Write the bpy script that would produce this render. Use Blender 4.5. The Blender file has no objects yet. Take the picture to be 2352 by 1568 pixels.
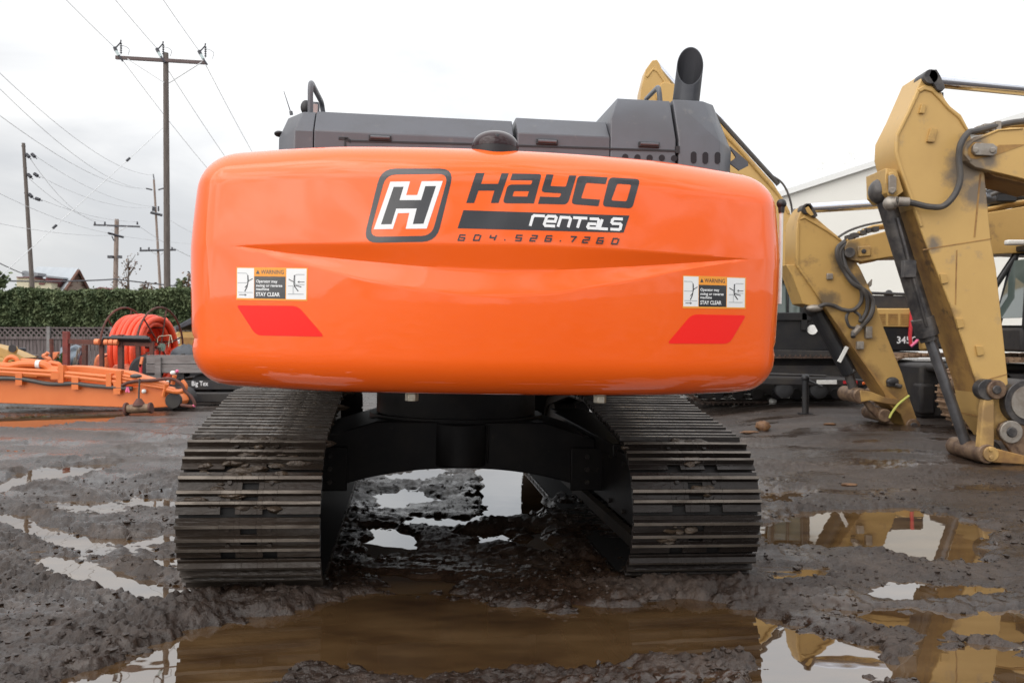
import bpy, bmesh, math, random
import numpy as np
from mathutils import Vector, Matrix, geometry
from mathutils.bvhtree import BVHTree
random.seed(7)
R = math.radians
scene = bpy.context.scene
COL = scene.collection
F, HZ, CH = 2000.0, 764.0, 1.55
V = Vector

def P(px, py, Y):
    """point at distance Y whose sight line passes through a spot measured in the photograph"""
    return V(((px - 1176) / F * Y, Y, CH - (py - HZ) / F * Y))

# ------------------------------------------------------------------ mesh builder
class MB:
    def __init__(s):
        s.v, s.f, s.m = [], [], []
    def add(s, vs, fs, mi=0):
        b = len(s.v)
        s.v += [tuple(p) for p in vs]
        s.f += [tuple(i + b for i in f) for f in fs]
        s.m += [mi] * len(fs)
        return s
    def box(s, c, d, mat=None, mi=0):
        c = V(c); h = V(d) / 2
        vs = [V((x * h.x, y * h.y, z * h.z)) for x in (-1, 1) for y in (-1, 1) for z in (-1, 1)]
        if mat: vs = [mat @ p for p in vs]
        return s.add([c + p for p in vs], [(0, 1, 3, 2), (4, 6, 7, 5), (0, 4, 5, 1), (2, 3, 7, 6), (0, 2, 6, 4), (1, 5, 7, 3)], mi)
    def prism(s, poly, ext, mi=0):
        n = len(poly); ext = V(ext)
        vs = [V(p) for p in poly] + [V(p) + ext for p in poly]
        fs = [tuple(range(n))[::-1], tuple(range(n, 2 * n))]
        fs += [(i, (i + 1) % n, n + (i + 1) % n, n + i) for i in range(n)]
        return s.add(vs, fs, mi)
    def cyl(s, a, b, r, r2=None, n=16, mi=0):
        a, b = V(a), V(b); r2 = r if r2 is None else r2
        q = (b - a).to_track_quat('Z', 'Y')
        vs = []
        for c, rr in ((a, r), (b, r2)):
            vs += [c + q @ V((rr * math.cos(2 * math.pi * i / n), rr * math.sin(2 * math.pi * i / n), 0)) for i in range(n)]
        fs = [(i, (i + 1) % n, n + (i + 1) % n, n + i) for i in range(n)] + [tuple(range(n))[::-1], tuple(range(n, 2 * n))]
        return s.add(vs, fs, mi)
    def tube(s, pts, r, n=8, mi=0, closed=False):
        pts = [V(p) for p in pts]; m = len(pts)
        vs = []
        up = None
        for i, p in enumerate(pts):
            if closed: d = pts[(i + 1) % m] - pts[i - 1]
            else: d = pts[min(i + 1, m - 1)] - pts[max(i - 1, 0)]
            d = d.normalized()
            if up is None:
                up = V((0, 0, 1)) if abs(d.z) < .9 else V((1, 0, 0))
            sd = d.cross(up).normalized(); up = sd.cross(d).normalized()
            rr = r[i] if isinstance(r, (list, tuple)) else r
            vs += [p + (sd * math.cos(2 * math.pi * k / n) + up * math.sin(2 * math.pi * k / n)) * rr for k in range(n)]
        fs = []
        for i in range(m if closed else m - 1):
            j = (i + 1) % m
            fs += [(i * n + k, i * n + (k + 1) % n, j * n + (k + 1) % n, j * n + k) for k in range(n)]
        if not closed: fs += [tuple(range(n))[::-1], tuple(range((m - 1) * n, m * n))]
        return s.add(vs, fs, mi)
    def ring(s, c, axis, Rr, r, n=40, k=8, mi=0, a0=0, a1=2 * math.pi):
        q = V(axis).to_track_quat('Z', 'Y'); full = abs(a1 - a0 - 2 * math.pi) < 1e-6
        N = n if full else n + 1
        pts = [V(c) + q @ V((Rr * math.cos(a0 + (a1 - a0) * i / n), Rr * math.sin(a0 + (a1 - a0) * i / n), 0)) for i in range(N)]
        return s.tube(pts, r, k, mi, closed=full)
    def lathe(s, prof, c, axis=(0, 0, 1), n=24, mi=0):
        q = V(axis).to_track_quat('Z', 'Y'); m = len(prof)
        vs = [V(c) + q @ V((r * math.cos(2 * math.pi * k / n), r * math.sin(2 * math.pi * k / n), h)) for r, h in prof for k in range(n)]
        fs = [(i * n + k, i * n + (k + 1) % n, (i + 1) * n + (k + 1) % n, (i + 1) * n + k) for i in range(m - 1) for k in range(n)]
        fs += [tuple(range(n))[::-1], tuple(range((m - 1) * n, m * n))]
        return s.add(vs, fs, mi)
    def ball(s, c, r, n=10, mi=0, sz=(1, 1, 1)):
        c = V(c)
        vs = [c + V((sz[0] * r * math.sin(math.pi * i / n) * math.cos(2 * math.pi * k / (2 * n)), sz[1] * r * math.sin(math.pi * i / n) * math.sin(2 * math.pi * k / (2 * n)), sz[2] * r * math.cos(math.pi * i / n))) for i in range(1, n) for k in range(2 * n)]
        N = 2 * n
        fs = [(i * N + k, i * N + (k + 1) % N, (i + 1) * N + (k + 1) % N, (i + 1) * N + k) for i in range(n - 2) for k in range(N)]
        b = len(vs); vs += [c + V((0, 0, r * sz[2])), c - V((0, 0, r * sz[2]))]
        fs += [(b, (k + 1) % N, k) for k in range(N)] + [(b + 1, (n - 2) * N + k, (n - 2) * N + (k + 1) % N) for k in range(N)]
        return s.add(vs, fs, mi)
    def data(s, name, mats, smooth=35, M=None, normals=True):
        me = bpy.data.meshes.new(name)
        me.from_pydata(s.v, [], s.f)
        for m in (mats if isinstance(mats, (list, tuple)) else [mats]): me.materials.append(m)
        me.polygons.foreach_set('material_index', s.m)
        if M: me.transform(M)
        if normals:
            bm = bmesh.new(); bm.from_mesh(me)
            bmesh.ops.recalc_face_normals(bm, faces=bm.faces)
            bm.to_mesh(me); bm.free()
        if smooth:
            me.polygons.foreach_set('use_smooth', [True] * len(me.polygons))
            me.set_sharp_from_angle(angle=R(smooth))
        me.update()
        return me
    def build_each(s, name, mats, parent=None, bevel=0, smooth=35):
        """every separate piece collected so far becomes an object of its own"""
        par = list(range(len(s.v)))
        def find(i):
            while par[i] != i: par[i] = par[par[i]]; i = par[i]
            return i
        for f in s.f:
            for k in f[1:]: par[find(k)] = find(f[0])
        grp = {}
        for f, m_ in zip(s.f, s.m): grp.setdefault(find(f[0]), []).append((f, m_))
        out = []
        for fl in grp.values():
            ids = sorted({i for f, _ in fl for i in f}); mp_ = {k: i for i, k in enumerate(ids)}
            o = MB(); o.v = [s.v[i] for i in ids]; o.f = [tuple(mp_[i] for i in f) for f, _ in fl]; o.m = [m_ for _, m_ in fl]
            out.append(o.build(name, mats, parent, bevel, smooth))
        return out
    def build(s, name, mats, parent=None, bevel=0, smooth=35, M=None, segs=2, normals=True):
        o = bpy.data.objects.new(name, s.data(name, mats, smooth, M, normals))
        return link(o, parent, bevel, segs)

def link(o, parent=None, bevel=0, segs=2):
    COL.objects.link(o)
    if parent is not None:
        o.parent = parent
        if parent.get('world_parts') or parent.get('wp'):
            pass
        w = WORLD.get(parent.name)
        if w is not None: o.matrix_parent_inverse = w.inverted()
    if bevel:
        b = o.modifiers.new('edge', 'BEVEL'); b.width = bevel; b.segments = segs; b.limit_method = 'ANGLE'; b.angle_limit = R(40)
    return o
WORLD = {}
def tag(o, label=None, cat=None, group=None, kind=None):
    if label: o['label'] = label
    if cat: o['category'] = cat
    if group: o['group'] = group
    if kind: o['kind'] = kind
    return o
def thing(name, label, cat, loc=(0, 0, 0), group=None, local=None):
    """Empty at the base of a thing; its parts are given in scene coordinates unless local is a matrix"""
    o = bpy.data.objects.new(name, None); COL.objects.link(o)
    o.empty_display_size = .2
    if local is not None: o.matrix_world = local
    else:
        o.location = loc
        WORLD[o.name] = Matrix.Translation(V(loc))
    return tag(o, label, cat, group)
def prof(pts, Y):
    return [P(x, y, Y) for x, y in pts]
def round_poly(pts, n=5):
    """2-D polygon; a point given with a third value gets a rounded corner of that radius"""
    out = []; N = len(pts)
    for i, p in enumerate(pts):
        r = p[2] if len(p) > 2 else 0
        c = V((p[0], p[1]))
        if not r: out.append(c); continue
        a = V(pts[i - 1][:2]) - c; b = V(pts[(i + 1) % N][:2]) - c
        t = min(r, a.length * .49, b.length * .49)
        a = c + a.normalized() * t; b = c + b.normalized() * t
        for k in range(n + 1):
            u = k / n
            out.append(a * (1 - u) ** 2 + c * 2 * u * (1 - u) + b * u * u)
    return out

# ------------------------------------------------------------------ materials
def mat(name, col, rough=.5, metal=0, spec=.5, coat=0, coat_r=.05, var=0, var_col=None, scale=3, var2=None, bump=0, bscale=40, stretch=(1, 1, 1), rough_var=0, lo=.42, hi=.62, rnd=0, det=6, trans=0, alpha=1, ior=1.45, bdist=.01):
    m = bpy.data.materials.new(name); m.use_nodes = True
    nt = m.node_tree; N = nt.nodes; L = nt.links; N.clear()
    out = N.new('ShaderNodeOutputMaterial'); b = N.new('ShaderNodeBsdfPrincipled')
    L.new(b.outputs[0], out.inputs[0])
    b.inputs['Base Color'].default_value = (*col, 1); b.inputs['Roughness'].default_value = rough
    b.inputs['Metallic'].default_value = metal; b.inputs['Specular IOR Level'].default_value = spec
    b.inputs['Coat Weight'].default_value = coat; b.inputs['Coat Roughness'].default_value = coat_r
    b.inputs['Transmission Weight'].default_value = trans; b.inputs['IOR'].default_value = ior
    if var or bump or rough_var:
        tc = N.new('ShaderNodeTexCoord'); mp = N.new('ShaderNodeMapping'); mp.inputs['Scale'].default_value = stretch
        L.new(tc.outputs['Object'], mp.inputs[0])
        vec = mp.outputs[0]
        if rnd:
            oi = N.new('ShaderNodeObjectInfo'); ad = N.new('ShaderNodeVectorMath'); ad.operation = 'MULTIPLY_ADD'
            cb = N.new('ShaderNodeCombineXYZ'); 
            for k in range(3): L.new(oi.outputs['Random'], cb.inputs[k])
            ad.inputs[1].default_value = (rnd * 13, rnd * 7, rnd * 29); L.new(cb.outputs[0], ad.inputs[0]); L.new(mp.outputs[0], ad.inputs[2]); vec = ad.outputs[0]
    if var or rough_var:
        nz = N.new('ShaderNodeTexNoise'); nz.inputs['Scale'].default_value = scale; nz.inputs['Detail'].default_value = det; nz.inputs['Roughness'].default_value = .65
        L.new(vec, nz.inputs['Vector'])
        mr = N.new('ShaderNodeMapRange'); mr.inputs[1].default_value = lo; mr.inputs[2].default_value = hi
        L.new(nz.outputs[0], mr.inputs[0])
        if var:
            mr.inputs[4].default_value = var
            mx = N.new('ShaderNodeMix'); mx.data_type = 'RGBA'
            mx.inputs[6].default_value = (*col, 1); mx.inputs[7].default_value = (*(var_col or tuple(c * .4 for c in col)), 1)
            L.new(mr.outputs[0], mx.inputs[0]); src = mx.outputs[2]
            if var2:
                n2 = N.new('ShaderNodeTexNoise'); n2.inputs['Scale'].default_value = var2[1]; n2.inputs['Detail'].default_value = 8; n2.inputs['Roughness'].default_value = .7
                L.new(vec, n2.inputs['Vector'])
                m2 = N.new('ShaderNodeMapRange'); m2.inputs[1].default_value = var2[2]; m2.inputs[2].default_value = var2[2] + .12; m2.inputs[4].default_value = var2[3]
                L.new(n2.outputs[0], m2.inputs[0])
                x2 = N.new('ShaderNodeMix'); x2.data_type = 'RGBA'; x2.inputs[7].default_value = (*var2[0], 1)
                L.new(m2.outputs[0], x2.inputs[0]); L.new(src, x2.inputs[6]); src = x2.outputs[2]
            L.new(src, b.inputs['Base Color'])
        if rough_var:
            r2 = N.new('ShaderNodeMapRange'); r2.inputs[1].default_value = .35; r2.inputs[2].default_value = .65
            r2.inputs[3].default_value = max(.02, rough - rough_var); r2.inputs[4].default_value = min(1, rough + rough_var)
            L.new(nz.outputs[0], r2.inputs[0]); L.new(r2.outputs[0], b.inputs['Roughness'])
    if bump:
        nb = N.new('ShaderNodeTexNoise'); nb.inputs['Scale'].default_value = bscale; nb.inputs['Detail'].default_value = 5
        L.new(vec, nb.inputs['Vector'])
        bp = N.new('ShaderNodeBump'); bp.inputs['Strength'].default_value = bump; bp.inputs['Distance'].default_value = bdist
        L.new(nb.outputs[0], bp.inputs['Height']); L.new(bp.outputs[0], b.inputs['Normal'])
        if coat: L.new(bp.outputs[0], b.inputs['Coat Normal'])
    return m
M = {}
M['orange'] = mat('orange gloss paint', (.92, .120, .004), .42, spec=.12, coat=1, coat_r=.03, var=.35, var_col=(.88, .102, .003), scale=1.3, var2=((.40, .10, .035), 120, .675, .5), bump=.03, bscale=26, bdist=.004)
M['decal_black'] = mat('black vinyl', (.012, .012, .016), .22, spec=.6, coat=.6, coat_r=.08)
M['decal_white'] = mat('white vinyl', (.80, .80, .80), .3)
M['decal_yellow'] = mat('amber vinyl', (.85, .33, .04), .3)
M['decal_grey'] = mat('grey print', (.30, .32, .33), .4)
M['decal_blue'] = mat('blue grey print', (.13, .22, .27), .35)
M['reflector'] = mat('red reflective tape', (.93, .022, .016), .35, coat=.12, coat_r=.15, spec=.25, bump=.08, bscale=300, bdist=.001)
M['hood'] = mat('dark grey textured paint', (.096, .100, .114), .44, var=.5, var_col=(.080, .080, .086), scale=5, var2=((.22, .21, .19), 9, .60, .35), bump=.10, bscale=260, bdist=.001)
M['hood_dark'] = mat('black plastic', (.02, .018, .02), .45)
M['exhaust'] = mat('black heat paint', (.028, .029, .036), .55, var=.5, var_col=(.05, .05, .055), scale=8)
M['soot'] = mat('sooty bore', (.016, .016, .020), .8)
M['rail'] = mat('grey tube paint', (.085, .088, .10), .38, var=.4, var_col=(.13, .13, .14), scale=10)
M['dome'] = mat('smoked red plastic', (.022, .006, .007), .12, spec=.35, coat=.15, coat_r=.05)
M['lens'] = mat('dark lens', (.006, .006, .009), .04, spec=.9)
M['frame_black'] = mat('black undercarriage paint', (.007, .006, .0065), .5, spec=.22, var=.7, var_col=(.016, .013, .011), scale=3, var2=((.06, .045, .033), 7, .62, .7), bump=.12, bscale=25)
M['shoe'] = mat('worn wet track steel', (.019, .0145, .0125), .34, metal=.35, var=.85, var_col=(.012, .0078, .0058), scale=4.5, var2=((.075, .065, .058), 14, .62, .55), bump=.35, bscale=38, stretch=(.6, 1.4, 1.4), rough_var=.18, rnd=1)
M['shoe_mud'] = mat('muddy track steel', (.028, .021, .016), .38, metal=.2, var=.95, var_col=(.026, .0165, .0105), scale=3.4, var2=((.10, .083, .066), 13, .60, .6), bump=.5, bscale=34, stretch=(.6, 1.4, 1.4), rough_var=.2, rnd=1)
M['mud_clump'] = mat('clinging mud', (.062, .043, .028), .5, var=.8, var_col=(.032, .022, .016), scale=12, bump=.9, bscale=30, bdist=.02, rough_var=.25)
M['tip'] = mat('polished grouser tips', (.14, .118, .098), .36, metal=.5, var=.8, var_col=(.06, .047, .036), scale=9, stretch=(.5, 2, 2), rough_var=.12, rnd=1)
M['gap_blocker'] = mat('black gap blocker', (.006, .005, .005), .7)
M['chain'] = mat('dark chain steel', (.02, .017, .016), .5, metal=.3, var=.6, var_col=(.05, .038, .028), scale=9, bump=.4, bscale=40)
M['bolt'] = mat('zinc bolt', (.55, .53, .45), .32, metal=.8, var=.5, var_col=(.35, .30, .2), scale=30)
M['rod_steel'] = mat('dull cylinder rod', (.15, .148, .155), .32, metal=.6, var=.6, var_col=(.08, .075, .075), scale=5)
M['chrome'] = mat('chrome rod', (.72, .74, .80), .10, metal=1, bump=.02, bscale=8)
yel = dict(var=.55, scale=1.1, bump=.06, bscale=18, lo=.4, hi=.72)
M['yellow'] = mat('faded yellow paint', (.52, .325, .108), .48, coat=.15, coat_r=.3, var_col=(.43, .26, .085), var2=((.25, .185, .125), 3.1, .575, .6), **yel)
M['yellow_b'] = mat('worn yellow paint', (.455, .28, .088), .5, coat=.1, coat_r=.3, var_col=(.36, .205, .06), var2=((.17, .10, .05), 2.6, .565, .7), **yel)
M['yellow_dirty'] = mat('grimy yellow paint', (.36, .20, .058), .55, var=.9, var_col=(.17, .085, .035), scale=2.2, var2=((.085, .05, .03), 4.5, .56, .85), bump=.15, bscale=22)
M['grease'] = mat('greasy dark steel', (.040, .037, .038), .38, metal=.3, var=.9, var_col=(.11, .098, .09), scale=5, var2=((.16, .14, .12), 7, .63, .6), bump=.15, bscale=30)
M['rust_pin'] = mat('worn pin boss', (.20, .13, .08), .5, metal=.3, var=.9, var_col=(.08, .045, .03), scale=9, bump=.3, bscale=40)
M['bare'] = mat('bare greyish steel', (.30, .27, .235), .42, metal=.4, var=.6, var_col=(.16, .12, .09), scale=7)
M['hose'] = mat('rubber hose', (.055, .05, .048), .5, var=.5, var_col=(.10, .085, .07), scale=6)
M['black'] = mat('black paint', (.014, .014, .016), .38, var=.6, var_col=(.028, .025, .023), scale=3)
M['dull_black'] = mat('dull dark metal', (.026, .024, .026), .6, var=.7, var_col=(.05, .043, .036), scale=3, bump=.2, bscale=15)
M['mud_track'] = mat('mud caked tracks', (.30, .20, .13), .7, var=.9, var_col=(.15, .085, .05), scale=6, bump=.6, bscale=20)
M['dark_track'] = mat('dark dirty tracks', (.055, .038, .03), .6, var=.9, var_col=(.10, .06, .045), scale=5, bump=.5, bscale=20)
M['glass'] = mat('cab glass', (.10, .13, .12), .04, spec=.9, coat=.6, var=.8, var_col=(.17, .20, .185), scale=.8)
M['rust'] = mat('rusty steel', (.125, .042, .030), .68, var=.85, var_col=(.055, .030, .024), scale=6, bump=.25, bscale=40)
M['rust_red'] = mat('red oxide paint', (.21, .038, .030), .6, var=.7, var_col=(.10, .030, .025), scale=5)
M['orange_boom'] = mat('orange boom paint', (.70, .180, .042), .45, coat=.15, coat_r=.25, var=.6, var_col=(.62, .135, .026), scale=1.4, var2=((.40, .14, .05), 5, .66, .5), lo=.4, hi=.7)
M['hose_red'] = mat('red orange poly hose', (.80, .080, .028), .42, coat=.1, coat_r=.3, var=.5, var_col=(.66, .050, .018), scale=2)
M['wood'] = mat('weathered fence boards', (.155, .128, .125), .85, var=.9, var_col=(.085, .062, .060), scale=5, stretch=(3, 3, .35), var2=((.25, .22, .21), 4, .60, .6), bump=.3, bscale=25)
M['wood_light'] = mat('grey timber', (.23, .215, .21), .8, var=.8, var_col=(.14, .125, .12), scale=4, stretch=(.5, 3, 3), bump=.2, bscale=25)
M['pole_wood'] = mat('creosoted pole', (.145, .122, .108), .85, var=.8, var_col=(.082, .066, .058), scale=5, stretch=(4, 4, .3), bump=.3, bscale=30)
M['pole_pale'] = mat('bleached pole', (.30, .235, .20), .85, var=.8, var_col=(.17, .125, .10), scale=5, stretch=(4, 4, .3))
M['arm'] = mat('crossarm timber', (.14, .105, .10), .85, var=.7, var_col=(.08, .06, .06), scale=5, stretch=(.4, 4, 4))
M['porcelain'] = mat('pale insulator', (.46, .54, .54), .25)
M['insulator'] = mat('dark insulator', (.045, .045, .055), .3)
M['wire'] = mat('grey conductor', (.66, .67, .68), .6)
M['cable'] = mat('dark bundled cable', (.09, .09, .10), .6)
M['leaf'] = mat('cedar foliage', (.112, .138, .064), .65, var=.95, var_col=(.050, .076, .034), scale=2.2, var2=((.13, .135, .062), 7, .58, .8), spec=.3)
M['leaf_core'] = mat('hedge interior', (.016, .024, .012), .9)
M['leaf_bare'] = mat('autumn leaves', (.13, .095, .055), .7, var=.8, var_col=(.16, .05, .03), scale=9)
M['weed'] = mat('weed leaves', (.07, .13, .045), .6)
M['wall_white'] = mat('painted metal cladding', (.74, .72, .665), .6, var=.4, var_col=(.69, .67, .615), scale=.5)
M['trim_white'] = mat('pale roof trim', (.74, .74, .72), .5)
M['roof_metal'] = mat('grey metal roof', (.40, .43, .46), .45, var=.5, var_col=(.33, .36, .39), scale=.6)
M['cream'] = mat('cream stucco', (.55, .50, .36), .8)
M['maroon'] = mat('maroon siding', (.20, .075, .075), .8, var=.6, var_col=(.14, .05, .05), scale=2)
M['brownwall'] = mat('brown siding', (.27, .21, .17), .8, var=.6, var_col=(.2, .15, .12), scale=1)
M['timber'] = mat('brown gable timber', (.15, .075, .055), .8)
M['concrete'] = mat('grey block', (.23, .245, .26), .85)
M['red_paint'] = mat('red paint', (.55, .03, .04), .45)
M['pink'] = mat('pink tape', (.80, .16, .30), .6)
M['white_paint'] = mat('white paint', (.78, .77, .74), .5, var=.4, var_col=(.6, .58, .54), scale=9)
M['blue_hose'] = mat('blue grey hose', (.12, .15, .19), .5, var=.7, var_col=(.22, .25, .28), scale=5)
M['tarp'] = mat('dark tarpaulin', (.045, .05, .06), .45, bump=.5, bscale=8, bdist=.05)
M['pale_orange'] = mat('sun faded orange', (.80, .24, .10), .5, var=.5, var_col=(.66, .16, .06), scale=3)
M['salmon'] = mat('dusty orange', (.70, .20, .12), .5, var=.7, var_col=(.40, .10, .06), scale=3)
M['yellow_strap'] = mat('lime strap', (.50, .50, .12), .6)
M['debris'] = mat('rotting leaf', (.17, .085, .035), .6, var=.8, var_col=(.08, .035, .02), scale=30)
M['tyre'] = mat('tyre rubber', (.025, .025, .027), .75)
M['hub'] = mat('green hub', (.20, .27, .22), .5)

def stain(m, spots, col, scale=5, strength=.85):
    """grease and scuff marks with shapes of their own, at given places on a machine"""
    nt = m.node_tree; N = nt.nodes; L = nt.links
    b = next(n for n in N if n.type == 'BSDF_PRINCIPLED'); src = b.inputs['Base Color'].links[0].from_socket
    tc = N.new('ShaderNodeTexCoord'); nz = N.new('ShaderNodeTexNoise'); nz.inputs['Scale'].default_value = scale; nz.inputs['Detail'].default_value = 7; nz.inputs['Roughness'].default_value = .68
    L.new(tc.outputs['Object'], nz.inputs['Vector'])
    tot = None
    for c, r in spots:
        d = N.new('ShaderNodeVectorMath'); d.operation = 'DISTANCE'; d.inputs[1].default_value = tuple(c); L.new(tc.outputs['Object'], d.inputs[0])
        mr = N.new('ShaderNodeMapRange'); mr.inputs[1].default_value = r; mr.inputs[2].default_value = r * .1; mr.inputs[3].default_value = -.55; mr.inputs[4].default_value = .55; mr.clamp = True
        L.new(d.outputs['Value'], mr.inputs[0])
        if tot is None: tot = mr.outputs[0]
        else:
            mxm = N.new('ShaderNodeMath'); mxm.operation = 'MAXIMUM'; L.new(tot, mxm.inputs[0]); L.new(mr.outputs[0], mxm.inputs[1]); tot = mxm.outputs[0]
    ad = N.new('ShaderNodeMath'); ad.operation = 'ADD'; L.new(tot, ad.inputs[0]); L.new(nz.outputs[0], ad.inputs[1])
    sm_ = N.new('ShaderNodeMapRange'); sm_.inputs[1].default_value = .45; sm_.inputs[2].default_value = .85; sm_.inputs[4].default_value = strength; L.new(ad.outputs[0], sm_.inputs[0])
    mx = N.new('ShaderNodeMix'); mx.data_type = 'RGBA'; mx.inputs[7].default_value = (*col, 1); L.new(sm_.outputs[0], mx.inputs[0]); L.new(src, mx.inputs[6]); L.new(mx.outputs[2], b.inputs['Base Color'])
stain(M['yellow'], [(P(2222, 390, 9.95), .50), (P(2250, 440, 9.95), .42), (P(2235, 330, 9.9), .32), (P(2275, 360, 9.85), .30), (P(2150, 560, 9.95), .22)], (.115, .10, .09), 5)
stain(M['yellow_b'], [(P(1940, 600, 12.95), .42), (P(1955, 570, 12.9), .3), (P(1985, 640, 12.95), .3), (P(1905, 690, 12.95), .35)], (.10, .075, .05), 6)
m_ = M['yellow_b']; stain(m_, [(P(1945, 810, 12.95), .55), (P(1990, 870, 12.95), .5), (P(2050, 920, 12.95), .5), (P(2085, 965, 12.95), .4), (P(1920, 760, 12.95), .35)], (.16, .085, .035), 4, .8)
stain(M['yellow'], [(P(2270, 950, 9.95), .35), (P(2290, 1000, 9.9), .4), (P(2240, 880, 9.95), .25), (P(2190, 720, 9.95), .22), (P(2255, 1045, 9.9), .3)], (.21, .125, .055), 6, .8)
# ------------------------------------------------------------------ camera, sky and light
cam = bpy.data.cameras.new('camera'); co = bpy.data.objects.new('camera', cam); COL.objects.link(co)
co.location = (0, 0, CH); co.rotation_euler = (R(90), 0, 0)
cam.sensor_width = 36; cam.lens = 36 * F / 2352; cam.shift_y = (HZ - 784) / 2352; cam.clip_end = 3000; cam.clip_start = .05
cam.dof.use_dof = True; cam.dof.focus_distance = 4.3; cam.dof.aperture_fstop = 6.3
scene.camera = co
scene.view_settings.view_transform = 'Standard'; scene.view_settings.look = 'None'; scene.view_settings.exposure = 0.3; scene.view_settings.gamma = 1
scene.render.film_transparent = False
try:
    scene.cycles.max_bounces = 6; scene.cycles.use_denoising = True; scene.cycles.sample_clamp_indirect = 6
except Exception: pass

SUN_EL, SUN_AZ = R(32), R(-135)      # soft glow behind the cloud, over the photographer's left shoulder
w = bpy.data.worlds.new('World'); scene.world = w; w.use_nodes = True
nt = w.node_tree; N = nt.nodes; L = nt.links; N.clear()
def math_node(op, a, b=None, c=None, clamp=False):
    n = N.new('ShaderNodeMath'); n.operation = op; n.use_clamp = clamp
    for i, x in enumerate((a, b, c)):
        if x is None: continue
        if isinstance(x, (int, float)): n.inputs[i].default_value = x
        else: L.new(x, n.inputs[i])
    return n.outputs[0]
def smooth(x, lo, hi, o0=0, o1=1):
    n = N.new('ShaderNodeMapRange'); n.interpolation_type = 'SMOOTHSTEP'
    n.inputs[1].default_value = lo; n.inputs[2].default_value = hi; n.inputs[3].default_value = o0; n.inputs[4].default_value = o1
    L.new(x, n.inputs[0]); return n.outputs[0]
tc = N.new('ShaderNodeTexCoord'); sep = N.new('ShaderNodeSeparateXYZ'); L.new(tc.outputs['Generated'], sep.inputs[0])
sx, sy, sz = sep.outputs
mp = N.new('ShaderNodeMapping'); mp.inputs['Scale'].default_value = (1.0, 1.0, 2.6); L.new(tc.outputs['Generated'], mp.inputs[0])
mp.inputs['Location'].default_value = (.35, .2, .1)
nz = N.new('ShaderNodeTexNoise'); nz.inputs['Scale'].default_value = 2.3; nz.inputs['Detail'].default_value = 7; nz.inputs['Roughness'].default_value = .52; nz.inputs['Distortion'].default_value = .35
L.new(mp.outputs[0], nz.inputs['Vector']); cl = nz.outputs[0]
# grey bank of cloud low on the left, thin bright cloud elsewhere, brightest overhead
bank = math_node('ADD', math_node('ADD', sz, math_node('MULTIPLY', sx, .42)), math_node('MULTIPLY', math_node('SUBTRACT', cl, .5), 1.05))
lum = smooth(bank, -.16, .24, .62, .98)
lum = math_node('ADD', lum, smooth(sz, .36, .85, 0, .50))
mpb = N.new('ShaderNodeMapping'); mpb.inputs['Scale'].default_value = (1.6, 1.6, 2.4); L.new(tc.outputs['Generated'], mpb.inputs[0])
nzb = N.new('ShaderNodeTexNoise'); nzb.inputs['Scale'].default_value = 2.6; nzb.inputs['Detail'].default_value = 6; nzb.inputs['Distortion'].default_value = .6; L.new(mpb.outputs[0], nzb.inputs['Vector'])
broken = smooth(nzb.outputs[0], .36, .64, .62, 1.75)       # more broken cloud behind the photographer
side = smooth(sx, .5, -.6, .8, 1.25)
back = smooth(sy, .15, -.35)
lum = math_node('MULTIPLY', lum, math_node('ADD', math_node('MULTIPLY', back, math_node('SUBTRACT', math_node('MULTIPLY', broken, side), 1.0)), 1.0))
hue = N.new('ShaderNodeMix'); hue.data_type = 'RGBA'
hue.inputs[6].default_value = (.945, .965, 1.0, 1); hue.inputs[7].default_value = (1.0, 1.0, .995, 1); L.new(smooth(cl, .38, .62), hue.inputs[0])
vm = N.new('ShaderNodeVectorMath'); vm.operation = 'SCALE'; L.new(hue.outputs[2], vm.inputs[0]); L.new(lum, vm.inputs['Scale'])
sky = N.new('ShaderNodeTexSky'); sky.sky_type = 'NISHITA'; sky.sun_disc = False; sky.sun_elevation = SUN_EL; sky.sun_rotation = SUN_AZ
bg1 = N.new('ShaderNodeBackground'); bg1.inputs[1].default_value = .07; L.new(sky.outputs[0], bg1.inputs[0])
bg2 = N.new('ShaderNodeBackground'); bg2.inputs[1].default_value = 1.0; L.new(vm.outputs[0], bg2.inputs[0])
mxs = N.new('ShaderNodeMixShader'); mxs.inputs[0].default_value = .93; L.new(bg1.outputs[0], mxs.inputs[1]); L.new(bg2.outputs[0], mxs.inputs[2])
wo = N.new('ShaderNodeOutputWorld'); L.new(mxs.outputs[0], wo.inputs[0])
sl = bpy.data.lights.new('sun', 'SUN'); sl.energy = 1.45; sl.angle = R(75); sl.color = (1, .96, .90)
so = bpy.data.objects.new('sun', sl); COL.objects.link(so)
sd = V((math.sin(SUN_AZ) * math.cos(SUN_EL), math.cos(SUN_AZ) * math.cos(SUN_EL), math.sin(SUN_EL)))
so.rotation_euler = sd.to_track_quat('Z', 'Y').to_euler(); so.location = sd * 50
# ------------------------------------------------------------------ ground and puddles
rs = np.random.RandomState(3)
_perm = rs.permutation(512); _perm = np.concatenate([_perm, _perm, _perm])
_gx = np.cos(np.arange(512) * 2.399963); _gy = np.sin(np.arange(512) * 2.399963)
def gnoise(x, y):
    xi = np.floor(x).astype(int); yi = np.floor(y).astype(int); xf = x - xi; yf = y - yi
    u = xf ** 3 * (xf * (xf * 6 - 15) + 10); v = yf ** 3 * (yf * (yf * 6 - 15) + 10)
    def g(ix, iy, fx, fy):
        h = _perm[(_perm[ix & 511] + (iy & 511))] & 511
        return _gx[h] * fx + _gy[h] * fy
    a = g(xi, yi, xf, yf); b = g(xi + 1, yi, xf - 1, yf); c = g(xi, yi + 1, xf, yf - 1); d = g(xi + 1, yi + 1, xf - 1, yf - 1)
    return (a + (b - a) * u + (c + (d - c) * u - a - (b - a) * u) * v) * 1.4
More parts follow.
